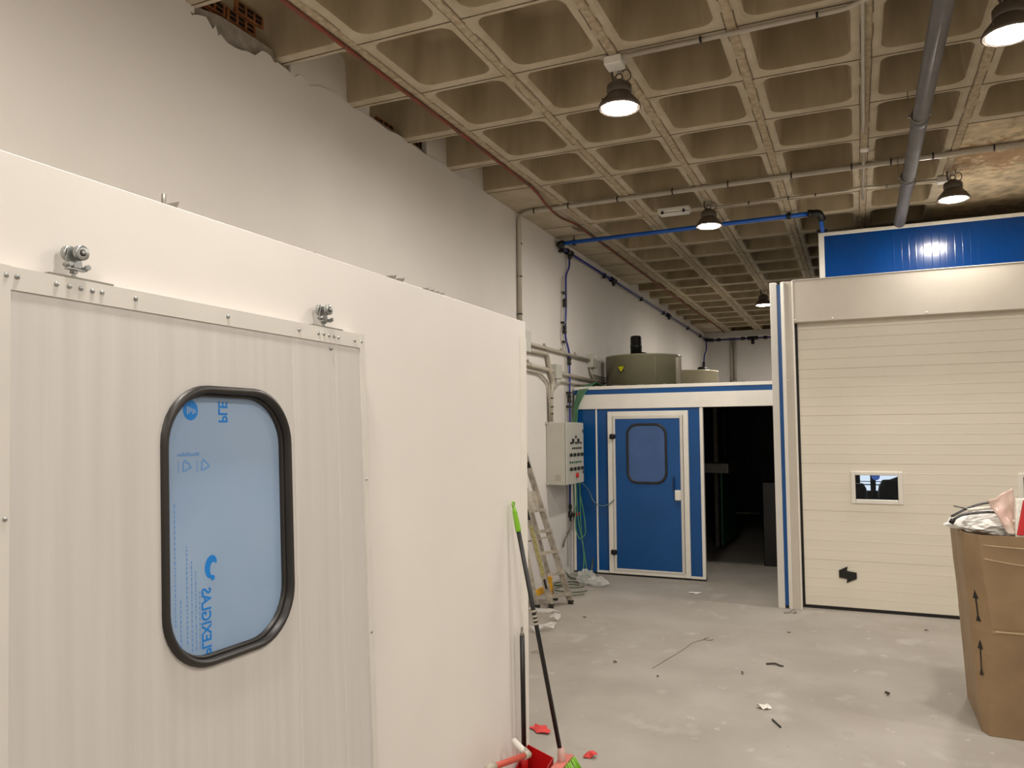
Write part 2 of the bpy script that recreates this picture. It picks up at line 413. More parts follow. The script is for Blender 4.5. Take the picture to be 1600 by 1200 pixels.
for k in range(len(jag)-1):
    for q in range(3): fs.append((4*k+q, 4*k+q+1, 4*k+5+q, 4*k+4+q))
wl.add(vs, fs)
wall_left = struct('wall_left', wl, m_wall)
mo = [(YR-.2, 4.06), (3.0, 4.06), (3.11, 4.067), (3.167, 4.08), (3.267, 4.10), (3.391, 4.10), (3.54, 4.10), (3.658, 4.10), (3.802, 4.09), (3.933, 4.09), (4.2, 4.08), (YF+.2, 4.07)]
mv = []; mf = []
for (yy, zz) in mo: mv += [(WX-.03, yy, 3.8), (WX-.03, yy, zz), (WX-.2, yy, zz), (WX-.2, yy, 3.8)]
for k in range(len(mo)-1):
    for q in range(3): mf.append((4*k+q, 4*k+q+1, 4*k+5+q, 4*k+4+q))
struct('mortar_layer', MB().add(mv, mf), m_mortar, wall_left)
up = MB()           # plaster running up into the coffers, interrupted where brick shows
for a, b in ((YR, 3.05), (3.84, 4.72), (5.22, 5.32), (5.56, 5.99), (5.99, 6.72), (11.5, YF)):
    up.box(WX-.06, WX-.012, a, b, 4.0, CZ+.36)
struct('coffer_end_plaster', up, m_wall, wall_left)
struct('wall_outer', MB().box(WX-.45, WX-.36, YR-.3, YF+.3, -.1, CZ+.5), m_mortar, wall_left)
def brick_cluster(y0, y1, z0, z1, x=WX-.08):
    b = MB(); h = MB(); rows = max(1, int((z1-z0)/.085)); zz = z0
    for k in range(rows):
        o = .06*(k % 2); yy = y0+o*.5
        while yy < y1-.05:
            b.box(x-.12, x, yy, min(yy+.24, y1), zz, zz+.075, .004)
            for q in range(3):
                for p in range(2):
                    ya = yy+.02+q*.072
                    if ya+.05 < min(yy+.24, y1): h.box(x-.05, x+.001, ya, ya+.052, zz+.012+p*.03, zz+.034+p*.03)
            yy += .25
            if rnd.random() < .3: yy += .1
        zz += .085
    return b, h
for n, (a, b_, z0, z1) in enumerate(((3.08, 3.80, 4.06, 4.33), (4.93, 5.22, 4.08, 4.25), (5.40, 5.56, 4.08, 4.25))):
    bb, hh = brick_cluster(a, b_, z0, z1)
    br = obj('brick_infill', bb, m_brick)
    tag(br, ('broken orange hollow bricks exposed in the widest gap above the wall plaster', 'exposed hollow bricks in the wall gap between the first small ceiling coffers',
             'small patch of exposed brick in the farther wall gap under the ceiling')[n], 'bricks')
    obj('brick_holes', hh, m_hole, br)['kind'] = 'stuff'
wb = MB().box(-3.6, XR+.3, YF, YF+.2, -.1, CZ+.4); struct('wall_back', wb, m_wall)
struct('trim_1', MB().box(-3.23, XR, YF-.28, YF+.02, 3.93, CZ+.02), m_wall)
struct('wall_right', MB().box(XR, XR+.2, YR-.3, YF+.3, -.1, CZ+.4), m_wall)
struct('wall_rear', MB().box(-3.6, XR+.3, YR-.2, YR, -.1, CZ+.4), m_wall)

# ================================================================== NEAR BOOTH WALL AND SLIDING DOOR
PX = -1.58; PT = 2.285; PE = 3.74
pw = MB().box(PX-.06, PX, YR+.02, PE, 0, PT, .002)
partition = struct('wall_partition', pw, m_panel)
struct('partition_return', MB().box(WX+.01, PX-.061, PE-.06, PE, 0, PT-.002), m_panel, partition)
struct('partition_roof', MB().box(WX+.01, PX-.061, YR+.02, PE-.061, PT-.07, PT-.012), m_panel, partition)
struct('end_trim', MB().box(PX, PX+.004, PE-.075, PE, .0, 2.2).box(PX, PX+.007, PE-.079, PE-.072, .0, 1.2), m_white, partition)
def D(y, z, d=0): return Vector((-1.54+(2.03-z)*.045+d, y, z))     # the hung door leans out a little at the bottom
def dbox(mb, y0, y1, z0, z1, d0, d1):
    vs = [D(y, z, d) for d in (d0, d1) for y in (y0, y1) for z in (z0, z1)]
    return mb.add(vs, [(0, 1, 3, 2), (4, 6, 7, 5), (0, 4, 5, 1), (2, 3, 7, 6), (0, 2, 6, 4), (1, 5, 7, 3)])
DY0, DY1, DZ1 = .962, 2.208, 2.038
door = thing('sliding_door', 'large grey-white hanging door with a black-rimmed oval window, in the foreground', 'door', (-1.5, (DY0+DY1)/2, 0))
OUT = rrect(1.588, 1.476, .231, .352, .15, 10); INN = rrect(1.590, 1.474, .214, .334, .138, 10)
HOLE = rrect(1.588, 1.476, .222, .342, .145, 10)
dp = MB()      # door leaf with the window cut out
n = len(HOLE); cx, cy = 1.588, 1.476
rect = []
for k, (a, b) in enumerate(HOLE):
    q = k % 11; dx, dy = a-cx, b-cy; seg = k//11
    if q == 5: rect.append((DY1 if dx > 0 else DY0, DZ1 if dy > 0 else .02)); continue
    horiz = (q < 5) == (seg % 2 == 0)
    rect.append((DY1 if dx > 0 else DY0, b) if horiz else (a, DZ1 if dy > 0 else .02))
for d in (0, -.035): dp.add([D(a, b, d) for a, b in rect]+[D(a, b, d) for a, b in HOLE], [(k, (k+1) % n, n+(k+1) % n, n+k) for k in range(n)])
dp.loops([[D(a, b, 0) for a, b in rect], [D(a, b, -.035) for a, b in rect]], False)
dp.loops([[D(a, b, 0) for a, b in HOLE], [D(a, b, -.035) for a, b in HOLE]])
obj('door_leaf', dp, m_doorpanel, door)
tt = MB(); dbox(tt, DY0+.03, DY1, DZ1-.045, DZ1+.002, -.036, .004); obj('top_trim', tt, m_trim, door)
for (a, b) in ((DY0-.004, DY0+.031), (DY1-.022, DY1+.004)):
    t_ = MB(); dbox(t_, a, b, .0, DZ1+.003, -.037, .006); obj('side_trim', t_, m_trim, door)
jn = MB()
for yy in (1.842, 2.052): dbox(jn, yy, yy+.005, .02, DZ1-.045, .0, .0012)
obj('sheet_joint', jn, m_trim, door)
obj('window_gasket', frame_ring(OUT, INN, lambda a, b, d: D(a, b, d), -.03, .008, .007), m_rubber, door, 'thick black rubber gasket around the oval window')
bead = frame_ring(rrect(1.590, 1.474, .216, .336, .139, 10), rrect(1.590, 1.474, .206, .326, .131, 10), lambda a, b, d: D(a, b, d), -.026, -.010, .004)
obj('inner_gasket_bead', bead, m_rubber, door)
pane = MB(); pane.prism(rrect(1.590, 1.474, .220, .340, .142, 10), lambda a, b, d: D(a, b, d), -.028, -.020)
pane = obj('window_pane', pane, m_film, door, 'clear pane still covered in printed pale blue film')
PD = -.0195; SY = .022; SZ = -.004
def DF(y, z, d=0): return D(y+SY, z+SZ, d)
def plate(mb, y0, y1, z0, z1): return dbox(mb, y0+SY, y1+SY, z0+SZ, z1+SZ, PD-.0002, PD)
# lettering is seen through the film: mirrored, running upwards
obj('film_lettering', text_mesh('PLEXIGLAS', .044, lambda u, v, d: DF(1.476+v, 1.147+u*.80, PD), bold=.0011), m_print, pane)
obj('film_lettering', text_mesh('PLE', .045, lambda u, v, d: DF(1.543+v, 1.736+u*.85, PD), bold=.0011), m_print, pane)
dr = []
for k in range(25):       # drop shaped logo
    t = k/24; a = PI*(.15+1.25*t); dr.append((1.512+.024*math.cos(a)*(.8+.3*t), 1.366+.030*math.sin(a)))
for k in range(16):
    t = k/15; a = PI*(1.4-1.15*t); dr.append((1.517+.012*math.cos(a), 1.360+.018*math.sin(a)))
lg = MB().prism(dr, lambda a, b, d: DF(a, b, d), PD-.0004, PD)
eye = [(1.514+.007*math.cos(a*PI/6), 1.338+.007*math.sin(a*PI/6)) for a in range(12)]
lg.prism(eye, lambda a, b, d: DF(a, b, d), PD-.0004, PD)
obj('film_logo', lg, m_print, pane)
ba = MB().prism([(1.448+.024*math.cos(a*PI/12), 1.768+.026*math.sin(a*PI/12)) for a in range(24)], lambda a, b, d: DF(a, b, d), PD-.0004, PD)
obj('film_badge', ba, m_print, pane)
bt = MB(); [plate(bt, 1.436+.006*k, 1.440+.006*k, 1.758+.003*(k % 3), 1.778-.002*k) for k in range(5)]
for v in bt.v: v.x += .0004
obj('badge_marks', bt, m_film, pane)
rc = MB()
for cy_ in (1.432, 1.492):
    tri = [(cy_+.018*math.cos(a), 1.627+.018*math.sin(a)) for a in (0, 2*PI/3, 4*PI/3)]
    for k in range(3):
        (a, b), (c, d_) = tri[k], tri[(k+1) % 3]
        L = math.hypot(c-a, d_-b); ux, uy = (c-a)/L, (d_-b)/L
        p = (a+ux*.006, b+uy*.006); q = (a+ux*(L-.006), b+uy*(L-.006)); nx, ny = -uy*.0022, ux*.0022
        rc.prism([(p[0]-nx, p[1]-ny), (q[0]-nx, q[1]-ny), (q[0]+nx, q[1]+ny), (p[0]+nx, p[1]+ny)], lambda a, b, d: DF(a, b, d), PD-.0003, PD)
        rc.prism([(q[0]-nx*2.4, q[1]-ny*2.4), (q[0]+ux*.005, q[1]+uy*.005), (q[0]+nx*2.4, q[1]+ny*2.4)], lambda a, b, d: DF(a, b, d), PD-.0003, PD)
    for k in range(6): plate(rc, cy_-.026, cy_-.022, 1.612+.005*k, 1.6145+.005*k)
obj('recycling_marks', rc, m_print2, pane)
sm = MB(); r_ = random.Random(2)
yy = 1.405
while yy < 1.475: plate(sm, yy, yy+.0035, 1.652, 1.652+r_.choice((.006, .009))); yy += .0055
for col, z0, z1 in ((1.392, 1.24, 1.54), (1.408, 1.18, 1.30), (1.428, 1.19, 1.43), (1.443, 1.17, 1.39), (1.456, 1.17, 1.36), (1.468, 1.17, 1.31)):
    z = z0
    while z < z1: L = r_.uniform(.003, .012); plate(sm, col, col+.0035, z, z+L*.8); z += L+.003
obj('small_print', sm, m_print2, pane)
def rivet(y, z):
    c = D(y, z, .006); return MB().lathe([(.0055, -.002), (.0055, 0), (.0036, .0025), (.001, .0035)], c, (1, 0, 0), 12)
for (yy, zz) in ((.984, 2.020), (.984, 1.54), (.984, 1.07), (1.007, 2.021), (1.091, 2.021), (1.12, 2.021), (1.147, 2.021), (1.175, 2.020), (1.199, 2.021), (1.288, 2.020), (1.58, 2.018), (1.871, 2.017),
                 (1.964, 2.017), (1.991, 2.018), (2.017, 2.016), (2.043, 2.016), (2.066, 2.015), (2.156, 2.015), (2.194, 2.015), (2.196, 1.549), (2.198, 1.047), (2.028, 1.975)):
    obj('rivet', rivet(yy, zz), m_zinc, door)
for yy in (1.137, 2.002):      # trolley hangers on the top edge
    t_ = MB(); dbox(t_, yy-.06, yy+.095, DZ1+.003, DZ1+.007, -.034, .001)
    _n0 = set(bpy.data.objects)
    hg = obj('roller_hanger', t_, m_steel, door, 'zinc plated twin-wheel trolley hanger')
    x = -1.535
    obj('stud', MB().lathe([(.012, 0), (.012, .004), (.007, .004), (.007, .055)], (x-.01, yy, DZ1+.006), (0, 0, 1), 12, False), m_zinc, hg)
    obj('nut', MB().lathe([(.014, 0), (.014, .013)], (x-.01, yy, DZ1+.020), (0, 0, 1), 6, False).lathe([(.013, 0), (.013, .011)], (x-.01, yy, DZ1+.040), (0, 0, 1), 6, False), m_zinc, hg)
    yk = MB()       # bent yoke plate
    yk.prism([(yy-.032, 2.075), (yy+.036, 2.075), (yy+.030, 2.10), (yy+.018, 2.145), (yy-.022, 2.15), (yy-.030, 2.11)], lambda a, b, d: Vector((d, a, b)), x-.014, x-.009)
    yk.box(x-.014, x+.012, yy-.032, yy+.036, 2.068, 2.073)
    obj('yoke', yk, m_zinc, hg)
    obj('axle', MB().tube([(x-.034, yy+.004, 2.128), (x+.024, yy+.004, 2.128)], .0055, 10), m_zinc, hg)
    obj('side_bolt', MB().tube([(x-.02, yy+.034, 2.082), (x+.022, yy+.034, 2.082)], .0055, 8).lathe([(.011, 0), (.011, .008)], (x+.012, yy+.034, 2.082), (1, 0, 0), 6, False).tube([(x-.02, yy-.028, 2.086), (x+.014, yy-.028, 2.086)], .008, 8), m_zinc, hg)
    for dx, yo in ((.004, .008), (-.040, -.006)):
        wh = MB().lathe([(.010, 0), (.024, 0), (.027, .003), (.0245, .006), (.0245, .014), (.027, .018), (.022, .020), (.012, .020)], (x+dx, yy+yo, 2.130), (1, 0, 0), 24)
        wo = obj('wheel', wh, m_zinc, hg)
        obj('bearing', MB().lathe([(.013, 0), (.011, .003), (.004, .003)], (x+dx+.0195, yy+yo, 2.130), (1, 0, 0), 16), m_rubber, wo)
        obj('axle_end', MB().lathe([(.008, 0), (.006, .004), (.0015, .004)], (x+dx+.022, yy+yo, 2.130), (1, 0, 0), 12), m_zinc, wo)
    piv = Vector((x-.012, yy, DZ1+.006))-wpos(door)
    for o in set(bpy.data.objects)-_n0:
        if o is hg: continue
        for v in o.data.vertices: v.co = piv+(v.co-piv)*.62
# bent sheet offcuts standing behind the top edge of the partition
for k, (yy, nn, s, lb) in enumerate(((1.44, 1, .055, 'small bent grey sheet bracket with a screw on top of the near partition, leftmost'), (1.99, 2, .04, 'pair of small bent grey clips on the partition top, above the right door hanger'),
                                 (2.50, 2, .06, 'darker folded grey clip on the partition top, between the hanger clips and the zigzag strip'), (2.77, 4, .045, 'zigzag strip of four folded grey teeth on the partition top'),
                                 (3.29, 2, .05, 'low thin folded grey strip on the partition top near the corner'))):
    mb = MB(); h = (.035, .022, .036, .030, .012)[k]; st = (PX-.035)
    for q in range(nn):
        a = yy+q*s
        mb.prism([(a-.012, PT-.03), (a+s*.98, PT-.03), (a+s*.95, PT+h), (a, PT+h*.35)], lambda a_, b_, d: Vector((d+(b_-PT)*.5, a_, b_)), st-.031, st-.028)
        mb.prism([(a+s*.93, PT-.03), (a+s*.98, PT-.03), (a+s*.95, PT+h)], lambda a_, b_, d: Vector((d, a_, b_)), st-.06, st-.028)
    if k == 0: mb.tube([(st-.02, yy+.01, PT-.005), (st-.02, yy+.01, PT+.045)], .006, 8)
    tag(obj('sheet_bracket', mb, m_steel), lb, 'bracket', 'folded metal pieces along the partition top')

# ================================================================== HANGING LAMPS
def make_lamp(x, y, z, label):
    t = thing('high_bay_lamp', label, 'lamp', (x, y, z), 'round high bay lamps hanging from the ceiling')
    obj('reflector', MB().lathe([(.120, .004), (.128, -.002), (.134, .004), (.131, .018), (.118, .040), (.096, .066), (.078, .088), (.072, .098)], (x, y, z), (0, 0, 1), 36), m_lampbody, t)
    obj('lens', MB().lathe([(.0, -.014), (.04, -.012), (.075, -.005), (.100, -.001), (.112, .006)], (x, y, z), (0, 0, 1), 32, True, False), m_lens, t, 'glowing warm white lens')
    obj('driver_housing', MB().lathe([(.072, .094), (.078, .104), (.078, .145), (.068, .158), (.036, .166), (.034, .180), (.0, .182)], (x, y, z), (0, 0, 1), 30), m_lampbody, t)
    for k in range(4):
        a = PI/4+k*PI/2
        obj('bolt', MB().tube([(x+.118*math.cos(a), y+.118*math.sin(a), z+.03), (x+.118*math.cos(a), y+.118*math.sin(a), z+.05)], .006, 8), m_lampbody, t)
    top = CZ-.005-z
    obj('hook', MB().torus((x, y, z+.205), (0, 1, 0), .022, .005, 14, 6), m_lampbody, t)
    ch = MB(); zz = .232; k = 0
    while zz < top:
        ch.torus((x, y, z+zz), ((0, 1, 0), (1, 0, 0))[k % 2], .012, .003, 10, 6); zz += .019; k += 1
    obj('chain', ch, m_zinc, t)
    obj('cable', MB().tube(fillet([(x-.03, y, z+.17), (x-.045, y, z+.22), (x-.04, y-.01, z+top)], .03), .008, 8), m_lampbody, t)
    lp = [(x+.03, y, z+.165), (x+.07, y+.01, z+.18), (x+.075, y+.01, z+.225), (x+.045, y, z+.25), (x+.02, y, z+.23), (x+.03, y, z+.28), (x+.01, y, z+top)]
    obj('cable', MB().tube(fillet(lp, .03), .0045, 6), m_lampbody, t)
    return t
lamps = (((-1.3, 4.62, 3.73), 'lit high bay lamp nearest the left wall row front, under a white junction box'),
         ((-1.3, 7.857, 3.77), 'lit high bay lamp beside the flat white emergency light'),
         ((.793, 4.63, 3.75), 'lit high bay lamp cut by the top right corner of the picture'),
         ((.859, 7.873, 3.77), 'lit high bay lamp hanging in front of the raised blue cabin'),
         ((-1.336, 13.2, 3.77), 'small distant lit lamp partly hidden by the tall white column'))
for p, l in lamps: make_lamp(*p, l)
for p in ((-1.3, 16.4, 3.77), (-1.3, 1.38, 3.77), (.82, 1.38, 3.77), (2.95, 1.38, 3.77), (2.95, 4.62, 3.77), (-1.3, -1.86, 3.77), (.82, -1.86, 3.77), (2.95, -1.86, 3.77), (.86, 16.4, 3.77), (2.95, 16.4, 3.77)):  # the far right pair behind the booths is added to brighten the far wall
    make_lamp(*p, 'lit high bay lamp, inferred or added, outside the picture or hidden behind the booths')
def jbox(x, y, z, s, label, h=.05):
    t = obj('junction_box', MB().box(x-s, x+s, y-s, y+s, z-h, z, .006), m_white, at=(x, y, z)); tag(t, label, 'junction box'); obj('lid', MB().box(x-s*.93, x+s*.93, y-s*.93, y+s*.93, z-h-.004, z-h+.001, .002), m_white, t)
    return t
jbox(-1.31, 4.56, CZ-.008, .055, 'white junction box on the ceiling rib above the front left lamp', .055)
jbox(.80, 8.03, CZ-.008, .05, 'pale junction box above the lamp in front of the raised blue cabin')
# emergency luminaire
em = thing('emergency_light', 'flat white rectangular emergency light on the ceiling beside a round lamp', 'light', (-1.66, 7.95, 3.97))
obj('housing', MB().box(-1.83, -1.50, 7.89, 8.01, 3.985, 4.032, .008), m_white, em)
obj('diffuser', MB().box(-1.82, -1.51, 7.90, 8.00, 3.960, 3.986, .01), mat('ribbed_clear_cover', (214, 212, 206), .2, var=.05, scale=40, stretch=(.2, 6, 1)), em)
for xx in (-1.79, -1.57): obj('clip', MB().box(xx, xx+.022, 7.885, 7.90, 3.965, 3.995), m_black, em)
obj('mark', MB().prism([(-1.675+.008*math.cos(a*PI/5), 7.95+.008*math.sin(a*PI/5)) for a in range(10)], lambda a, b, d: Vector((a, b, d)), 3.9595, 3.9605), m_trim, em)

# ================================================================== CEILING PIPES
def clip_ring(mb, c, axis, r): return mb.lathe([(r, -.006), (r+.004, -.006), (r+.004, .006), (r, .006)], c, axis, 14, True, False)
def piped(name, label, cat, pts, r, m, bend=.06, n=12, base=None):
    p = fillet(pts, bend); q = p[len(p)//2]
    t = thing(name, label, cat, base or tuple(q)); obj('tube', MB().tube(p, r, n), m, t); return t
c1 = piped('ceiling_conduit', 'thick grey conduit running across the whole ceiling and bending down the left wall', 'conduit',
           [(-3.20, 7.43, 2.78), (-3.20, 7.42, 3.985), (-3.1, 7.36, 4.012), (4.8, 7.24, 4.012)], .024, m_conduit, .10)
for x in (-3.0, -2.62, -2.1, -1.55, -1.03, -.47, .03, .34, .66, 1.1, 1.6, 2.2):
    mb = MB(); clip_ring(mb, (x, 7.36-(x+3.1)*.0152, 4.012), (1, 0, 0), .0245); mb.box(x-.004, x+.004, 7.352-(x+3.1)*.0152-.008, 7.36-(x+3.1)*.0152+.008, 4.034, 4.045); obj('clip', mb, m_black, c1)
for z in (3.7, 3.35, 2.95):
    mb = MB(); clip_ring(mb, (-3.2, 7.43, z), (0, 0, 1), .0245); obj('clip', mb, m_black, c1)
c2 = piped('ceiling_conduit', 'grey conduit running right from the front junction box across the ribs', 'conduit', [(-1.25, 4.52, 4.01), (.02, 4.50, 4.01), (.11, 4.44, 4.01), (.3, 4.40, 4.01), (.78, 4.5, 4.012)], .014, m_conduit, .06)
for x in (-.77, -.13, .32):
    mb = MB(); clip_ring(mb, (x, 4.505 if x < 0 else 4.405, 4.01), (1, 0, 0), .0145); mb.box(x-.004, x+.004, 4.49, 4.50, 3.99, 4.0); obj('clip', mb, m_black, c2)
piped('rib_conduit', 'thin pale conduit along the underside of a rib ending in a short cap', 'conduit', [(.095, -3.5, 4.018), (.10, 4.3, 4.018), (.118, 6.36, 4.018), (.118, 6.50, 4.022)], .012, m_conduit)
c4 = piped('thin_conduit', 'thin grey conduit from the second lamp to the lamp by the blue cabin', 'conduit', [(-1.45, 7.98, 4.016), (-1.2, 8.04, 4.016), (-.02, 8.03, 4.016), (.04, 7.98, 4.016), (.2, 7.98, 4.016), (.27, 8.03, 4.016), (.77, 8.03, 4.016)], .011, m_conduit, .04)
for x in (-1.35, -.93, -.55, -.3, .33, .57):
    mb = MB(); clip_ring(mb, (x, 8.035, 4.016), (1, 0, 0), .0115); obj('clip', mb, m_black, c4)
piped('rib_conduit', 'second capped conduit stub on the rib beyond the first', 'conduit', [(.125, 6.98, 4.02), (.13, 8.4, 4.02)], .012, m_conduit)
tag(obj('ceiling_sensor', MB().lathe([(.0, -.03), (.028, -.028), (.034, -.02), (.036, 0)], (.13, 6.92, CZ-.006), (0, 0, 1), 20), m_white), 'small round white fitting on the rib left of the grey duct', 'sensor')
duct = thing('ventilation_duct', 'large round grey duct hanging under the ceiling towards the blue cabin', 'duct', (.47, 5, 3.86))
obj('tube', MB().tube([(.455, -4.6, 3.86), (.472, 8.0, 3.86), (.475, 12.0, 3.86)], .053, 24), m_duct, duct)
for y in (-.2, 1.9, 4.05, 5.95, 7.35):
    obj('coupling', MB().lathe([(.053, -.05), (.0585, -.05), (.0585, .05), (.053, .05)], (.46+.001*y, y, 3.86), (0, 1, 0), 24, True, False), m_duct, duct)
    mb = MB()
    for s in (-1, 1): mb.tube([(.46+s*.068, y-.07, CZ), (.46+s*.068, y-.07, 3.85)], .003, 6); mb.box(.46+s*.06-.012, .46+s*.06+.012, y-.08, y-.06, 3.852, 3.866)
    mb.lathe([(.054, -.01), (.0575, -.01), (.0575, .01), (.054, .01)], (.46, y-.07, 3.86), (0, 1, 0), 24, True, False)
    obj('hanger', mb, m_steel, duct)
rp = thing('red_ceiling_pipe', 'long thin rusty red pipe running along the ceiling beside the left wall', 'pipe', (-2.74, 8, 4.02))
obj('tube', MB().tube(fillet([(-2.73, -4.5, 4.018), (-2.735, 4.35, 4.02), (-2.73, 5.2, 4.02), (-2.737, 6.75, 4.02), (-2.80, 7.2, 4.0), (-2.81, 7.6, 3.98), (-2.79, 8.0, 4.02), (-2.79, 10.9, 4.02), (-2.79, 14, 4.02), (-2.74, 17.2, 4.02), (-2.76, 18.5, 4.02)], .3), .0135, 10), m_redpipe, rp)
for y in (3.72, 5.2, 6.6):
    obj('clip', MB().torus((-2.735, y, 4.02), (0, 1, 0), .0155, .0025, 14, 6), m_steel, rp)

# ---- compressed air line
ap = thing('air_pipe', 'bright blue air pipe crossing under the ceiling to the blue cabin', 'pipe', (-1.7, 8.6, 3.99))
obj('tube', MB().tube([(-3.17, 8.58, 3.955), (-.33, 8.6, 3.985)], .024, 16), m_bluepipe, ap)
obj('drop', MB().tube([(-.285, 8.62, 3.975), (-.275, 8.80, 3.90), (-.27, 8.93, 3.842)], .022, 14), m_bluepipe, ap)
obj('elbow', MB().tube(fillet([(-.40, 8.6, 3.985), (-.285, 8.6, 3.985), (-.268, 8.66, 3.92)], .04), .036, 16).lathe([(.041, -.02), (.041, .02)], (-.38, 8.6, 3.985), (1, 0, 0), 16).lathe([(.039, -.02), (.039, .02)], (-.272, 8.65, 3.935), (.1, .5, -.86), 16), m_black, ap)
obj('elbow', MB().tube(fillet([(-3.12, 8.58, 3.955), (-3.18, 8.57, 3.95), (-3.18, 8.66, 3.945)], .03), .038, 16), m_black, ap)
for x, z in ((-3.0, 3.957), (-.586, 3.984)):
    obj('hanger', MB().lathe([(.0245, -.018), (.036, -.018), (.036, .018), (.0245, .018)], (x, 8.6, z), (1, 0, 0), 16, True, False), m_black, ap)
    obj('hanger_strap', MB().box(x-.01, x+.01, 8.597, 8.603, z+.03, CZ+.002), m_steel, ap)
obj('drop_clamp', MB().box(-.33, -.22, 8.88, 8.93, 3.84, 3.875, .004), m_black, ap)
aw = thing('wall_air_pipe', 'dark blue air pipe with black fittings along the top of the left wall', 'pipe', (-3.18, 12, 3.9))
WZ = lambda y: 3.925-.004*(y-8.5)
obj('tube', MB().tube([(-3.18, 8.62, WZ(8.6)), (-3.18, 18.7, WZ(18.7))], .0145, 12), m_bluepipe2, aw)
obj('rail', MB().tube([(-3.205, 9.0, WZ(9)-.035), (-3.205, 18.6, WZ(18.6)-.035)], .006, 6), m_white, aw)
for y in (8.70, 10.40, 12.45, 14.05, 16.30, 17.7, 18.4):
    obj('pipe_clamp', MB().lathe([(.0145, -.02), (.027, -.02), (.027, .02), (.0145, .02)], (-3.18, y, WZ(y)), (0, 1, 0), 14, True, False).box(-3.228, -3.16, y-.025, y+.025, WZ(y)-.045, WZ(y)-.02, .004), m_black, aw)
for y in (8.93, 10.82, 14.46):
    obj('tee_fitting', MB().tube([(-3.18, y-.09, WZ(y)), (-3.18, y+.09, WZ(y))], .030, 14).lathe([(.038, -.02), (.038, .02)], (-3.18, y-.07, WZ(y)), (0, 1, 0), 14).lathe([(.038, -.02), (.038, .02)], (-3.18, y+.07, WZ(y)), (0, 1, 0), 14).tube([(-3.18, y, WZ(y)), (-3.17, y, WZ(y)-.08)], .025, 12), m_black, aw)
ad = thing('air_drop_pipe', 'blue air drop pipe on the left wall ending in a valve with a red lever', 'pipe', (-3.19, 8.88, .7))
obj('tube', MB().tube(fillet([(-3.18, 8.94, 3.85), (-3.18, 8.93, 3.74), (-3.195, 8.84, 3.63), (-3.195, 8.84, 3.2), (-3.195, 8.79, 2.86), (-3.195, 8.94, 2.70), (-3.195, 8.93, 1.9), (-3.195, 8.90, .80)], .10), .0125, 10), m_bluepipe2, ad)
obj('parallel_tube', MB().tube(fillet([(-3.215, 8.765, 3.60), (-3.215, 8.73, 3.0), (-3.215, 8.70, 2.84), (-3.215, 8.86, 2.62), (-3.215, 8.84, 2.1), (-3.215, 8.87, .78), (-3.215, 8.87, .1)], .08), .005, 8), m_conduit, ad)
for (y, z) in ((8.80, 3.40), (8.775, 3.03), (8.79, 2.80), (8.93, 2.19), (8.92, 2.02)):
    obj('pipe_clip', MB().box(-3.228, -3.178, y-.05, y+.03, z-.012, z+.012, .003), m_black, ad)
for (y, z) in ((8.80, 3.28), (8.785, 2.95), (8.94, 2.58), (8.93, 2.12)):
    obj('coupling', MB().lathe([(.02, -.05), (.024, -.04), (.024, -.01), (.015, 0), (.024, .01), (.024, .04), (.02, .05)], (-3.195, y, z), (0, 0, 1), 12), m_black, ad)
vv = obj('valve', MB().lathe([(.014, .10), (.02, .09), (.02, .05), (.014, .045), (.014, .02), (.026, .015), (.030, -.02), (.026, -.055), (.014, -.06), (.012, -.10)], (-3.19, 8.90, .74), (0, 0, 1), 14).tube([(-3.19, 8.90, .72), (-3.14, 8.93, .72)], .014, 10), m_black, ad)
obj('valve_lever', MB().box(-3.15, -3.11, 8.92, 9.03, .70, .735, .006), m_red, vv, 'red lever')
fp = thing('far_air_pipe', 'dark blue air pipe across the far wall under the ceiling', 'pipe', (-1, 18.5, 3.88))
obj('tube', MB().tube([(-3.12, 18.52, 3.86), (3, 18.5, 3.86)], .02, 10), m_bluepipe2, fp)
obj('elbow', MB().tube([(-3.18, 18.45, 3.875), (-3.18, 18.52, 3.87), (-3.02, 18.52, 3.86)], .042, 12), m_black, fp)
for x in (-2.9, -2.35, -2.15, -1.85): obj('fitting', MB().lathe([(.02, -.05), (.04, -.04), (.04, .04), (.02, .05)], (x, 18.51, 3.86), (1, 0, 0), 12), m_black, fp)
obj('tee_fitting', MB().lathe([(.045, -.12), (.045, .12)], (-2.13, 18.51, 3.86), (1, 0, 0), 12).tube([(-2.13, 18.5, 3.86), (-2.13, 18.49, 3.72)], .04, 10), m_black, fp)
fd = thing('far_air_drop_pipe', 'thin dark drop pipe in the far left corner above the drums', 'pipe', (-3.18, 18.3, 3))
obj('tube', MB().tube(fillet([(-3.16, 18.35, 3.84), (-3.16, 18.35, 3.62), (-3.17, 18.05, 3.45), (-3.17, 18.0, 2.3)], .15), .016, 8), m_bluepipe2, fd)
for z in (3.25, 3.0): obj('coupling', MB().lathe([(.03, -.06), (.03, .06)], (-3.17, 18.02, z), (0, 0, 1), 10), m_black, fd)
fc = thing('far_wall_conduits', 'pair of vertical grey conduits on the far wall', 'conduit', (-2.6, 18.8, 2.9))
for x in (-2.66, -2.58): obj('tube', MB().tube([(x, 18.81, 2.86), (x, 18.81, 3.93)], .03, 10), m_conduit, fc)
obj('cable_tray', MB().box(-3.0, -2.4, 18.75, 18.84, 2.84, 2.875), m_steel, fc)

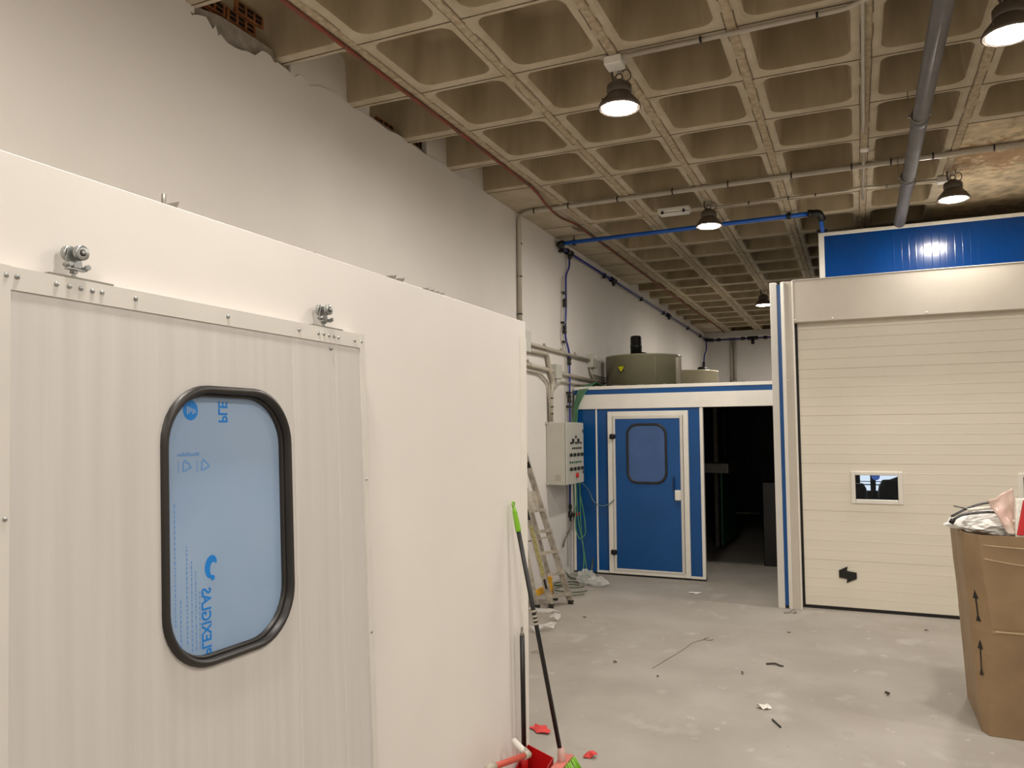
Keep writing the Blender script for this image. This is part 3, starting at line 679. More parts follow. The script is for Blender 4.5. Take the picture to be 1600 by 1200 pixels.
# ================================================================== ELECTRICAL ON THE LEFT WALL
def wthing(name, label, pts, r, cl=(), bend=.06, m=m_conduit):
    t = thing(name, label, 'conduit', tuple(Vector(pts[0]))); obj('tube', MB().tube(fillet(pts, bend), r, 10), m, t)
    for (c, ax) in cl:
        mb = MB(); clip_ring(mb, c, ax, r+.001); mb.box(-3.229, -3.20, c[1]-.006, c[1]+.006, c[2]+r*.2, c[2]+r+.03); obj('clip', mb, m_black if ax[2] else m_conduit, t)
    return t
tag(obj('junction_box', MB().box(-3.228, -3.15, 7.42, 7.61, 2.56, 2.78, .006), m_cab), 'grey box on the left wall half hidden behind the partition corner', 'junction box')
wthing('wall_conduit', 'upper horizontal grey conduit on the left wall ending in a small box', [(-3.2, 7.6, 2.665), (-3.2, 9.76, 2.655)], .020, [((-3.2, y, 2.665), (0, 1, 0)) for y in (7.66, 8.15, 8.7, 9.2)])
wthing('wall_conduit', 'grey conduit turning down the left wall into the control cabinet', [(-3.196, 7.6, 2.59), (-3.196, 8.20, 2.60), (-3.196, 8.27, 2.40), (-3.196, 8.38, 2.3), (-3.196, 8.30, 2.15), (-3.196, 8.30, 1.83)], .026,
       [((-3.196, 8.30, z), (0, 0, 1)) for z in (2.10, 2.0, 1.92)], .07)
wthing('wall_conduit', 'middle horizontal grey conduit on the left wall behind the junction box', [(-3.2, 7.5, 2.435), (-3.2, 9.2, 2.40), (-3.2, 10.4, 2.39)], .023, [((-3.2, 7.66, 2.44), (0, 1, 0))])
wthing('wall_conduit', 'lowest grey conduit on the left wall bending into the vertical one', [(-3.2, 7.5, 2.375), (-3.2, 8.0, 2.365), (-3.2, 8.25, 2.27), (-3.2, 8.27, 1.83)], .014, (), .08)
wthing('wall_conduit', 'thin looping grey conduit under the small square wall box', [(-3.2, 8.32, 2.25), (-3.2, 8.45, 2.22), (-3.2, 8.62, 2.31), (-3.2, 9.2, 2.31), (-3.2, 10.3, 2.33)], .012, (), .08)
jb = obj('junction_box', MB().box(-3.228, -3.15, 8.38, 8.56, 2.33, 2.50, .006), m_cab); tag(jb, 'small square grey junction box above the control cabinet', 'junction box')
jb = obj('junction_box', MB().box(-3.228, -3.15, 9.72, 9.93, 2.56, 2.74, .006), m_cab); tag(jb, 'small grey junction box left of the big round drum', 'junction box')
for k, (dy, z) in enumerate(((0, 2.46), (.04, 2.43), (.08, 2.40))):
    wthing('wall_conduit', ('rear', 'middle', 'front')[k]+' one of three thin bent conduits dropping from the box left of the drum', [(-3.2, 9.76+dy, 2.56), (-3.2, 9.78+dy, z+.02), (-3.2, 10.5, z-.0)], .011, (), .08)
# control cabinet
cab = thing('control_cabinet', 'grey wall-mounted control cabinet with rows of switches and a red knob', 'electrical cabinet', (-3.1, 8.5, 1.11))
obj('body', MB().box(-3.228, -3.005, 8.22, 8.82, 1.115, 1.822, .006), m_cab, cab)
cdr = obj('cabinet_door', MB().box(-3.002, -2.985, 8.222, 8.818, 1.118, 1.819, .005), m_cab, cab)
obj('door_gap_seal', MB().box(-3.006, -3.001, 8.226, 8.814, 1.122, 1.815), m_rubber, cab)
def btn(y, z, r, m, h=.014): return obj('button', MB().lathe([(r, 0), (r, h*.7), (r*.8, h), (.001, h)], (-2.986, y, z), (1, 0, 0), 12), m, cdr)
m_btn = mat('dark_knob', (34, 36, 34), .4); m_btng = mat('green_button', (22, 92, 62), .4); m_btnr = mat('red_knob', (196, 44, 30), .4)
btn(8.53, 1.655, .016, m_btn)
for y in (8.36, 8.53, 8.70): btn(y, 1.585, .014, m_btn)
for y in (8.43, 8.61):
    obj('selector_switch', MB().box(-2.986, -2.97, y-.024, y+.024, 1.58, 1.635, .004), m_btn, cdr)
for k in range(5): btn(8.42+.07*k, 1.525, .012, m_btn)
for k in range(4): obj('selector_switch', MB().lathe([(.018, 0), (.018, .012), (.012, .014)], (-2.986, 8.34+.125*k, 1.45), (1, 0, 0), 12).box(-2.975, -2.955, 8.335+.125*k, 8.347+.125*k, 1.43, 1.47), m_btn, cdr)
for k in range(6): btn(8.33+.072*k, 1.365, .012, m_btng)
for k in range(4): obj('selector_switch', MB().lathe([(.018, 0), (.018, .012), (.012, .014)], (-2.986, 8.34+.125*k, 1.29), (1, 0, 0), 12).box(-2.975, -2.955, 8.335+.125*k, 8.347+.125*k, 1.27, 1.31), m_btn, cdr)
obj('main_switch', MB().lathe([(.026, 0), (.026, .012), (.018, .022), (.001, .022)], (-2.986, 8.55, 1.215), (1, 0, 0), 14).box(-2.966, -2.955, 8.535, 8.55, 1.18, 1.24), m_btnr, cdr, 'red rotary main switch')
for z in (1.72, 1.24): obj('door_lock', MB().box(-2.987, -2.978, 8.775, 8.79, z-.02, z+.02), m_btn, cdr)
obj('label_plate', MB().box(-3.12, -3.055, 8.217, 8.221, 1.16, 1.23), m_conduit, cab)
for z in (1.812, 1.128): obj('mounting_lug', MB().box(-3.229, -3.205, 8.195, 8.222, z-.015, z+.015, .004), m_cab, cab)

# ================================================================== REAR BOOTH (blue)
BY = 9.12
booth = thing('blue_booth', 'low blue and white panel booth at the back with a dark open entrance', 'booth', (-1.5, BY, 0))
BX0 = -3.19; BX1 = -.765
obj('front_panel', MB().box(BX0, -2.925, BY-.01, BY+.03, .02, 1.99), m_blue, booth)
fr = MB(); fr.box(-2.905, -2.765, BY-.01, BY+.03, .04, 1.99); fr.box(-1.795, -1.665, BY-.01, BY+.03, .03, 1.99); fr.box(-2.765, -1.795, BY-.01, BY+.03, 1.955, 1.99)
obj('front_panel', fr, m_blue, booth)
pr_ = MB(); pr_.box(-2.925, -2.905, BY-.018, BY+.032, .02, 1.992, .002)
obj('mullion', pr_, m_white, booth)
obj('mullion', MB().box(-1.665, -1.628, BY-.02, BY+.04, .02, 1.992, .003), m_white, booth)
obj('mullion', MB().box(BX0-.03, BX0, BY-.016, BY+.03, .02, 2.0, .003), m_white, booth)
obj('bottom_rail', MB().box(-2.925, -1.628, BY-.024, BY+.03, .018, .045), m_white, booth)
obj('floor_seal', MB().box(-2.96, -1.625, BY-.03, BY+.03, 0, .018), m_black, booth)
obj('header', MB().box(BX0, BX1, BY-.03, BY+.03, 1.99, 2.168, .003), m_white, booth)
obj('blue_stripe', MB().box(BX0, BX1, BY-.026, BY+.03, 2.168, 2.228), m_blue, booth)
obj('top_rail', MB().box(BX0, BX1, BY-.034, BY+.04, 2.228, 2.268, .003), m_white, booth)
obj('roof', MB().box(BX0, BX1, BY+.04, 16.6, 2.2, 2.25), m_steel, booth)
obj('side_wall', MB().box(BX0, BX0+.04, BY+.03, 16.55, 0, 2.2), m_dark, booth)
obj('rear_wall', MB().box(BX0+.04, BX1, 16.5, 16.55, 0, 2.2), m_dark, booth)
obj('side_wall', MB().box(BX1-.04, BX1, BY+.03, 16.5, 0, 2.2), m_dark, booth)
obj('rear_door_strip', MB().box(-2.5, -1.85, 16.46, 16.49, .03, .07).box(-2.53, -2.50, 16.46, 16.49, .03, 2.1), m_white, booth)
obj('interior_post', MB().box(-1.985, -1.925, 11.95, 12.05, 0.0, 2.19, .004), m_steel, booth)
bd = thing('booth_door', 'blue hinged door in a white frame with a rounded window, at the back', 'door', (-2.27, BY-.02, 0))
def jframe(x0, x1, z0, z1, wd, y0, y1):
    mb = MB(); mb.box(x0, x0+wd, y0, y1, z0, z1, .004); mb.box(x1-wd, x1, y0, y1, z0, z1, .004)
    mb.box(x0+wd, x1-wd, y0, y1, z1-wd, z1, .004); mb.box(x0+wd, x1-wd, y0, y1, z0, z0+wd*.8, .004); return mb
obj('door_frame', jframe(-2.765, -1.795, .022, 1.955, .058, BY-.045, BY+.0), m_white, bd)
obj('leaf_edge', jframe(-2.702, -1.858, .060, 1.897, .033, BY-.052, BY-.012), m_trim, bd)
dl = obj('door_leaf', MB().box(-2.675, -1.885, BY-.046, BY-.012, .085, 1.868), m_blue, bd)
OW = rrect(-2.285, 1.452, .243, .357, .13, 8); IW = rrect(-2.285, 1.452, .218, .332, .11, 8)
fx = lambda a, b, d: Vector((a, BY-.046-d, b))
obj('window_gasket', frame_ring(OW, IW, fx, .0, .012, .004), m_rubber, bd)
obj('window_pane', MB().prism(rrect(-2.285, 1.452, .222, .336, .113, 8), fx, .0, .004), m_glass2, bd, 'blue tinted window pane')
for z in (1.655, .275):
    obj('hinge', MB().box(-2.735, -2.665, BY-.075, BY-.046, z-.028, z+.028, .008).tube([(-2.70, BY-.07, z-.03), (-2.70, BY-.07, z+.03)], .014, 10), m_black, bd)
obj('lock_box', MB().box(-1.955, -1.885, BY-.085, BY-.046, .91, 1.03, .008), m_white, bd)
obj('pull_handle', MB().tube(fillet([(-1.965, BY-.046, 1.17), (-1.965, BY-.08, 1.17), (-1.965, BY-.08, 1.04), (-1.965, BY-.046, 1.04)], .01), .009, 8), mat('dark_blue_plastic', (12, 30, 66), .35), bd)
# dim things inside the rear booth
bench = thing('filter_bench', 'dim grey bench with green mesh side inside the dark booth opening', 'bench', (-1.9, 11.6, 0))
obj('bench_top', MB().box(-2.35, -1.68, 11.3, 12.7, 1.12, 1.25), m_steel, bench)
obj('mesh_side', MB().box(-1.80, -1.775, 11.35, 12.65, .1, 1.12), mat('green_mesh', (20, 96, 60), .5, var=.4, scale=40), bench)
for y in (11.4, 12.6): obj('leg', MB().box(-2.3, -2.25, y, y+.05, 0, 1.12), m_steel, bench)
tag(obj('storage_locker', MB().box(-1.13, -.82, 10.4, 10.9, .0, 1.06, .01), m_black), 'dark cabinet just inside the right of the booth opening', 'cabinet')

# ---- fan drums on the booth roof
def drum(cx, cy, r, z1, m, label, mh, mr, duct_):
    t = thing('filter_drum', label, 'filter drum', (cx, cy, 2.25))
    obj('drum_body', MB().lathe([(r, 0), (r, z1-2.25-.02), (r+.006, z1-2.25-.018), (r+.006, z1-2.25), (r-.03, z1-2.25), (.001, z1-2.25)], (cx, cy, 2.25), (0, 0, 1), 64), m, t)
    obj('fan_motor', MB().lathe([(mr, 0), (mr, mh*.45), (mr*1.06, mh*.47), (mr*1.06, mh*.52), (mr, mh*.54), (mr*.98, mh*.93), (mr*.8, mh), (.001, mh)], (cx-.09 if duct_ else cx+.26, cy-.03, z1), (0, 0, 1), 24), m_black, t, 'black cylindrical motor')
    if duct_:
        obj('vertical_seam_duct', MB().lathe([(.055, 0), (.055, .44), (.05, .45), (.001, .45)], (cx+r-.02, cy-.12, 2.25), (0, 0, 1), 20), m_conduit, t, 'upright grey pipe on the drum side')
        obj('seam', MB().tube([(cx+r*math.cos(-1.02), cy+r*math.sin(-1.02), 2.26), (cx+r*math.cos(-1.02), cy+r*math.sin(-1.02), z1-.03)], .006, 6), m, t)
        obj('motor_cable', MB().tube(fillet([(cx-.05, cy-.05, z1+.06), (cx+.06, cy-.1, z1+.045), (cx+.14, cy-.1, z1)], .05), .008, 8), m_black, t)
    return t
DX = -2.65
d1 = drum(DX, 10.42, .51, 2.735, m_drum, 'large olive grey drum with a tall black motor and a yellow warning sticker', .29, .078, True)
def on_drum(a, z, dr=.002): return Vector((DX+(.51+dr)*math.cos(a), 10.42+(.51+dr)*math.sin(a), z))
a0 = -PI/2-.36
def tri(hw, zt, h, m, dr, nm, up=False):
    K = 8; top = [(a0+hw*(2*k/K-1)/.51, zt) for k in range(K+1)]; vs = []
    for (a, z) in top: vs.append(on_drum(a, z, dr))
    for (a, z) in top: vs.append(on_drum(a0+(a-a0)*.5, zt-h*.5, dr))
    vs.append(on_drum(a0, zt-h, dr)); n = K+1
    fs = [(k, k+1, n+k+1, n+k) for k in range(K)]+[(n+k, n+k+1, 2*n) for k in range(K)]
    obj(nm, MB().add(vs, fs), m, d1)
tri(.062, 2.583, .108, m_black, .0015, 'warning_sticker_border'); tri(.050, 2.577, .078, mat('yellow_sticker', (214, 214, 20), .4), .003, 'warning_sticker')
obj('warning_sticker_bar', MB().tube([on_drum(a0-.10, 2.512), on_drum(a0+.10, 2.512)], .0035, 6), m_black, d1)
drum(-2.56, 13.0, .50, 2.705, m_drum2, 'second paler beige drum with a low black cap, right of the large drum', .07, .085, False)
# clutter strip along roof edge
gt = MB(); rg = random.Random(9)
for k in range(46):
    x = -3.12+k*.045; gt.box(x, x+rg.uniform(.02, .05), BY+.0, BY+.05, 2.262, 2.262+rg.uniform(.006, .02))
tag(obj('foil_strip', gt, m_steel), 'ragged strip of foil and cable scraps along the back booth roof edge', 'foil', kind='stuff')
# ---- green cables: over the roof edge, down past the cabinet, coil on the floor
for k in range(9):
    r_ = random.Random(k); x = -3.16+.012*k; 
    p = [(x+.05, 9.5+.03*k, 2.275+.004*k), (x+.045+.01*k, 9.16, 2.285+.005*k), (x+.03, 9.07, 2.22), (-3.175+.006*k, 9.03, 2.03), (-3.19+.008*k+r_.uniform(-.01, .01), 9.0, 1.85), (-3.17+.006*k, 8.98, 1.45)]
    tag(obj('green_cable', MB().tube(fillet(p, .12), .009, 7), m_greendark if k % 2 else m_green), 'one strand of the green cable bundle spilling over the left end of the booth roof', 'cable', 'green cable bundle at the booth roof corner')
hose = [((-3.14, 8.98, 1.45), (-3.13, 8.95, 1.08), (-3.10, 8.92, .62), (-3.0, 8.85, .30), (-2.98, 8.72, .02), (-2.9, 8.5, .015)),
        ((-3.11, 8.98, 1.45), (-3.10, 8.95, 1.05), (-3.02, 8.92, .70), (-2.99, 8.88, .50), (-3.06, 8.86, .42), (-3.12, 8.9, .52), (-3.16, 8.95, 1.1)),
        ((-3.09, 8.98, 1.45), (-3.085, 8.95, 1.1), (-3.06, 8.9, .5), (-2.96, 8.8, .12), (-2.93, 8.7, .015), (-2.8, 8.6, .012))]
for k, p in enumerate(hose):
    tag(obj('green_hose', MB().tube(fillet(p, .18, 8), .008, 8), m_green), ('green hose hanging to the floor, nearest the wall', 'green hose looping back up below the control cabinet', 'green hose hanging to the plastic bag, nearest the booth')[k], 'hose')
tag(obj('wall_cable', MB().tube(fillet([(-3.03, 8.79, 1.12), (-3.01, 8.90, 1.08), (-3.0, 9.05, 1.0), (-2.95, 9.06, .86), (-2.84, 9.065, .81), (-2.74, 9.06, .845), (-2.69, 9.055, .90)], .1), .006, 8), mat('blue_grey_cable', (96, 124, 134), .4)), 'thin grey cable sagging from the cabinet to the blue door frame', 'cable')
tag(obj('loose_cable', MB().tube(fillet([(-3.16, 9.0, .80), (-3.17, 8.98, .70), (-3.17, 8.78, .52), (-3.18, 8.68, .46), (-3.2, 8.66, .36)], .06), .010, 8).tube([(-3.17, 8.80, .54), (-3.17, 8.70, .52)], .006, 6), mat('dirty_grey_cable', (110, 102, 88), .6)), 'frayed grey cable end sticking out of the bundle by the wall', 'cable')
for k, (cx, cy, rx, ry) in enumerate(((-2.98, 8.30, .19, .16), (-2.92, 8.08, .25, .20), (-2.90, 7.86, .27, .17))):
    pts = [(cx+rx*math.cos(a*PI/16), cy+ry*math.sin(a*PI/16), .008+.006*k+.003*math.sin(a*.9)) for a in range(4+3*k, 31)]
    tag(obj('floor_cable', MB().tube(pts, .0065, 8), m_greendark), ('upper', 'middle', 'lowest')[k]+' dull green cable loop lying on the floor behind the ladder', 'cable', 'cable loops on the floor behind the ladder')
tag(obj('floor_cable', MB().tube(fillet([(-3.2, 8.7, .08), (-3.1, 8.62, .012), (-2.98, 8.66, .012), (-2.92, 8.85, .04), (-2.93, 8.95, .2)], .12), .011, 8), m_greendark), 'dark cable curving from the wall foot up to the green hoses', 'cable')
def crumple(c, rx, ry, rz, seed, n=2, amp=.35):
    import bmesh
    bm = bmesh.new(); bmesh.ops.create_icosphere(bm, subdivisions=4, radius=1)
    mb = MB(); vs = []
    for v in bm.verts:
        p = v.co.copy(); d = 1+amp*(noise.noise(p*2.3+Vector((seed, 0, 0)))+.6*noise.noise(p*5.5+Vector((0, seed, 0))))
        q = p*d; vs.append((c[0]+q.x*rx, c[1]+q.y*ry, max(.004, c[2]+q.z*rz)))
    mb.add(vs, [tuple(v.index for v in f.verts) for f in bm.faces]); bm.free(); return mb
tag(obj('plastic_bag', crumple((-2.84, 8.42, .07), .10, .09, .09, 3), m_clear), 'crumpled clear plastic bag on the floor at the foot of the green hoses', 'plastic bag')
tag(obj('plastic_bag', crumple((-2.68, 8.36, .05), .11, .08, .055, 8), m_clear), 'lower rounded clear plastic bag on the floor right of the hoses', 'plastic bag')

# ================================================================== LADDER leaning folded on the left wall
lad = thing('step_ladder', 'folded worn aluminium step ladder leaning against the left wall', 'ladder', (-2.8, 7.3, 0))
dirv = Vector((-.335, 0, 1)).normalized()
def rail(a, b, wd, th): return MB().bar(a, b, wd, th, up=(1, 0, 0))
RA0, RA1 = Vector((-2.655, 7.40, 0)), Vector((-3.165, 7.385, 1.56))
RB0, RB1 = Vector((-2.775, 7.17, 0)), Vector((-3.19, 7.20, 1.50))
RC0, RC1 = Vector((-2.86, 7.50, 0)), Vector((-3.185, 7.40, 1.30))
RD0, RD1 = Vector((-2.89, 7.085, 0)), Vector((-3.19, 7.16, 1.25))
for a, b in ((RA0, RA1), (RB0, RB1)): obj('front_rail', rail(a, b, .026, .058), m_alu, lad)
for a, b in ((RC0, RC1), (RD0, RD1)): obj('rear_leg', rail(a, b, .022, .038), m_alu, lad)
for p in (RA0, RB0, RC0, RD0): obj('foot', MB().box(p.x-.03, p.x+.024, p.y-.018, p.y+.018, 0, .04, .004), m_rubber, lad)
for k in range(5):
    z = .10+.205*k; t = z/1.5; a = RA0.lerp(RA1, z/1.56); b = RB0.lerp(RB1, z/1.50)
    mb = MB().obox((a+b)/2+Vector((.012, 0, 0)), (1, .0, .1), (b-a), (0, 0, 1), .040, (b-a).length/2-.008, .013)
    mb.bar(a+Vector((.03, 0, .016)), b+Vector((.03, 0, .016)), .006, .01)
    obj('step', mb, m_alu, lad)
pa = RA0.lerp(RA1, .62); pb = RB0.lerp(RB1, .64)
obj('top_platform', MB().add([pa+Vector((.0, 0, -.02)), pb+Vector((.03, -.01, -.08)), pb+Vector((-.05, 0, .17)), pa+Vector((-.04, 0, .14)), pa+Vector((-.025, 0, -.02)), pb+Vector((.005, -.01, -.08)), pb+Vector((-.075, 0, .17)), pa+Vector((-.065, 0, .14))],
                             [(0, 1, 2, 3), (4, 5, 6, 7), (0, 1, 5, 4), (1, 2, 6, 5), (2, 3, 7, 6), (3, 0, 4, 7)]), m_alu, lad)
yb = MB().bar(RC0.lerp(RC1, .11), RD0.lerp(RD1, .11), .03, .06); yb.box(-2.93, -2.89, 7.46, 7.50, .06, .24, .004)
obj('rear_brace', yb, m_yellow, lad, 'yellow plastic brace between the rear legs')
for z0 in (.55,):
    a = RC0.lerp(RC1, .45); b = RD0.lerp(RD1, .5)
    obj('stay', MB().bar(a, RB0.lerp(RB1, .36), .006, .014).bar(b, RA0.lerp(RA1, .42), .006, .014), m_alu, lad)
la = RB0.lerp(RB1, .2); lb = RB0.lerp(RB1, .52)
obj('instruction_sticker', MB().bar(la+Vector((.004, -.013, 0)), lb+Vector((.004, -.013, 0)), .003, .034, up=(1, 0, 0)), mat('yellowed_sticker', (176, 168, 108), .5, var=.25, scale=60), lad)
obj('black_print', MB().bar(RB0.lerp(RB1, .56)+Vector((.003, -.014, 0)), RB0.lerp(RB1, .63)+Vector((.003, -.014, 0)), .003, .026, up=(1, 0, 0)).bar(RB0.lerp(RB1, .12)+Vector((.003, -.014, 0)), RB0.lerp(RB1, .18)+Vector((.003, -.014, 0)), .003, .022, up=(1, 0, 0)), m_black, lad)
obj('tape_wrap', MB().bar(RA0.lerp(RA1, .86), RA0.lerp(RA1, .90), .03, .056, up=(1, 0, 0)), m_black, lad)

# ================================================================== BROOM, DUSTPAN
top = Vector((-1.553, 3.507, 1.35)); bot = Vector((-1.372, 3.66, .115))
br = thing('broom', 'broom with black shaft and lime green grip leaning on the partition corner', 'broom', tuple(bot))
ax = (bot-top); 
obj('shaft', MB().tube([top.lerp(bot, .10), bot], .0115, 14), m_black, br)
obj('grip', MB().tube([top.lerp(bot, .012), top.lerp(bot, .03), top.lerp(bot, .10), top.lerp(bot, .105)], [.009, .0125, .0145, .0145], 14), m_lime, br, 'lime green plastic grip')
obj('hanging_loop', MB().torus(top+Vector((0, -.001, .002)), (1, 0, 0), .013, .004, 16, 6), m_lime, br)
wp = MB()
for t_ in (.42, .44, .455, .47): 
    p = top.lerp(bot, t_); wp.lathe([(.0118, -.005), (.0122, 0), (.0118, .005)], p, ax, 12, True, False)
obj('shaft_marks', wp, m_conduit, br)
obj('socket', MB().tube([bot+Vector((-.002, -.004, .05)), bot, bot+Vector((.004, 0, -.03))], [.017, .019, .022], 14), mat('pinkish_clear_socket', (200, 160, 150), .25, var=.1), br)
hd = MB(); hc = Vector((-1.366, 3.62, .08))
hd.add([hc+Vector((x*.026+abs(y)*0, y*.13, z*.02)) for x in (-1, 1) for y in (-1, -.5, 0, .5, 1) for z in (-1, 1-.0)], [(0, 1, 3, 2), (2, 3, 5, 4), (4, 5, 7, 6), (6, 7, 9, 8), (10, 12, 13, 11), (12, 14, 15, 13), (14, 16, 17, 15), (16, 18, 19, 17), (0, 2, 12, 10), (2, 4, 14, 12), (4, 6, 16, 14), (6, 8, 18, 16), (1, 11, 13, 3), (3, 13, 15, 5), (5, 15, 17, 7), (7, 17, 19, 9), (0, 10, 11, 1), (8, 9, 19, 18)])
obj('broom_head', hd, mat('salmon_clear_plastic', (206, 120, 110), .25), br)
bl = MB(); rb = random.Random(4); bl2 = MB()
for k in range(90):
    x = rb.uniform(-.024, .03); yv = rb.uniform(-.13, .13)
    sp_ = 0 if x < .004 else .035
    p0 = hc+Vector((x*.8+sp_*.4, yv*.95, -.018+sp_)); p1 = hc+Vector((x*1.5+.004+sp_, yv*1.08, -.066))
    (bl if x < .004 else bl2).tube([p0, p1], .0028, 4)
obj('yellow_bristles', bl, m_yellow, br, 'yellow bristles'); obj('green_bristles', bl2, m_lime, br, 'lime green bristles')
dpn = thing('dustpan', 'red dustpan with an upright black handle on the floor at the partition corner', 'dustpan', (-1.53, 3.5, 0))
tr = MB()
B0, B1, F0, F1 = (-1.571, 3.71), (-1.412, 3.655), (-1.565, 3.44), (-1.425, 3.40)
z0 = .012
def q3(a, b, c, d): tr.add([a, b, c, d], [(0, 1, 2, 3)])
tr.add([(F0[0], F0[1], .003), (F1[0], F1[1], .003), (B1[0], B1[1], z0), (B0[0], B0[1], z0)], [(0, 1, 2, 3)])
for a, b, ha, hb in ((B0, B1, .13, .11), (F0, B0, .04, .13), (F1, B1, .04, .11)):
    tr.add([(a[0], a[1], .003), (b[0], b[1], .003), (b[0], b[1], hb), (a[0], a[1], ha)], [(0, 1, 2, 3)])
pan = obj('pan', tr, m_red, dpn); sm_ = pan.modifiers.new('thickness', 'SOLIDIFY'); sm_.thickness = .004
obj('handle', MB().tube([(-1.545, 3.60, .10), (-1.545, 3.585, .70)], .0125, 14), m_black, dpn, 'upright black tube handle')
obj('handle_tip', MB().tube([(-1.545, 3.585, .70), (-1.545, 3.584, .725)], [.0125, .006], 12).torus((-1.545, 3.583, .735), (1, 0, 0), .009, .003, 12, 6), m_steel, dpn)
obj('handle_socket', MB().tube([(-1.545, 3.602, .012), (-1.545, 3.597, .14)], .019, 12), m_red, dpn)
rt = thing('red_pipe_piece', 'short red pipe with grey elbow fittings propped against the partition foot', 'pipe', (-1.48, 3.1, 0))
rtp = [(-1.47, 3.02, .012), (-1.47, 3.04, .285), (-1.44, 3.40, .215), (-1.52, 3.44, .23)]
obj('tube', MB().tube(rtp[1:3], .0135, 12), mat('salmon_red_pipe', (206, 84, 66), .45, var=.1), rt)
obj('elbow_fitting', MB().tube([(-1.472, 3.03, .25), (-1.47, 3.04, .285), (-1.467, 3.09, .277)], .018, 12), m_conduit, rt)
obj('elbow_fitting', MB().tube([(-1.445, 3.36, .223), (-1.44, 3.40, .215), (-1.47, 3.42, .222)], .018, 12), m_conduit, rt)
obj('end_pipe', MB().tube([(-1.46, 3.41, .22), (-1.53, 3.44, .25)], .015, 12), m_white, rt)
obj('upright', MB().tube([(-1.475, 3.03, 0.0), (-1.472, 3.03, .26)], .0125, 12), m_white, rt)

# ================================================================== SECTIONAL DOOR BOOTH ON THE RIGHT
GY = 8.0
gb = thing('spray_booth', 'large light grey booth front with blue striped corner column, right of picture', 'booth', (1.5, GY, 0))
GX1 = 3.7
col_ = MB(); col_.box(-.748, -.684, GY-.0, GY+.10, 0, 3.172, .003)
obj('corner_column', col_, m_trim, gb)
obj('blue_strip', MB().box(-.684, -.648, GY+.004, GY+.09, .03, 3.15), m_blue, gb, 'narrow blue vertical strip')
obj('column_edge', MB().box(-.648, -.628, GY-.0, GY+.10, 0, 3.172, .002), m_white, gb)
obj('column_bead', MB().box(-.628, -.615, GY-.01, GY+.10, 0, 3.176, .002), m_white, gb)
obj('door_jamb', MB().box(-.615, -.542, GY+.002, GY+.24, 0, 3.174, .002), m_header, gb)
obj('jamb_edge', MB().box(-.542, -.530, GY-.004, GY+.10, 0.0, 3.18, .002), m_white, gb)
obj('door_header', MB().box(-.530, GX1-.1, GY, GY+.12, 2.765, 3.178, .003), m_header, gb)
obj('header_top_edge', MB().box(-.530, GX1-.1, GY-.004, GY+.02, 3.178, 3.184), m_white, gb)
obj('door_jamb', MB().box(3.50, GX1-.1, GY, GY+.24, 0, 2.765), m_header, gb)
obj('side_wall', MB().box(-.748, -.69, GY+.10, 13.2, 0, 3.17), m_trim, gb)
obj('side_wall', MB().box(GX1-.1, GX1, GY, 13.2, 0, 3.17), m_trim, gb)
obj('roof', MB().box(-.748, GX1, GY+.12, 13.2, 3.11, 3.17), m_trim, gb)
obj('rear_wall', MB().box(-.69, GX1-.1, 13.1, 13.2, 0, 3.11), m_dark, gb)
obj('track_shadow_gap', MB().box(-.540, -.525, GY+.235, GY+.25, 0, 2.765), m_black, gb)
for x, z in ((.62, 2.785), (-.18, 2.785), (-.60, 2.2), (-.52, 2.79)):
    obj('screw', MB().lathe([(.008, 0), (.005, .003), (.001, .004)], (x, GY-.0, z), (0, -1, 0), 10), m_white, gb)
DYf = 8.13
gd = thing('sectional_door', 'closed cream horizontally ribbed sectional garage door', 'door', (1.5, DYf, 0))
seams_z = [.028, .465, .934, 1.388, 1.853, 2.309, 2.80]
X0, X1 = -.508, 3.5
def prof(z0, z1, zs, ze, ribs=5):
    """ribbed section profile between zs and ze; z0..z1 is the whole section"""
    pts = []; step = (z1-z0)/ribs; gw = .004; gd_ = .003
    zz = [z0, z0+.003]
    P = [(z0, .004), (z0+.004, 0)]
    for k in range(1, ribs): c = z0+k*step; P += [(c-gw, 0), (c-.001, gd_), (c+.003, -.001), (c+gw+.004, 0)]
    P += [(z1-.004, 0), (z1, .006)]
    out = [(z, d) for z, d in P if zs-1e-6 <= z <= ze+1e-6]
    if not out or out[0][0] > zs+1e-6: out.insert(0, (zs, 0))
    if out[-1][0] < ze-1e-6: out.append((ze, 0))
    return out
def section(mb, x0, x1, P):
    vs = []; n = len(P)
    for x in (x0, x1):
        for z, d in P: vs.append((x, DYf+d, z))
        vs += [(x, DYf+.04, P[-1][0]), (x, DYf+.04, P[0][0])]
    m_ = n+2
    fs = [(k, (k+1) % m_, m_+(k+1) % m_, m_+k) for k in range(m_)]+[tuple(range(m_))[::-1], tuple(range(m_, 2*m_))]
    mb.add(vs, fs)
WXs = [(-.055+1.36*k, .355+1.36*k) for k in range(3)]
for k in range(6):
    z0, z1 = seams_z[k], seams_z[k+1]; mb = MB()
    if k == 2:
        xx = X0
        for a, b in WXs:
            section(mb, xx, a, prof(z0, z1, z0, z1)); section(mb, a, b, prof(z0, z1, z0, 1.022)); section(mb, a, b, prof(z0, z1, 1.305, z1)); xx = b
        section(mb, xx, X1, prof(z0, z1, z0, z1))
    else: section(mb, X0, X1, prof(z0, z1, z0, z1))
    obj('door_section', mb, m_cream, gd)
obj('bottom_seal', MB().box(X0-.005, X1, DYf-.002, DYf+.04, 0.0, .028), m_black, gd)
obj('side_seal', MB().box(X0-.030, X0-.001, DYf+.0, DYf+.03, 0, 2.78), m_black, gd)
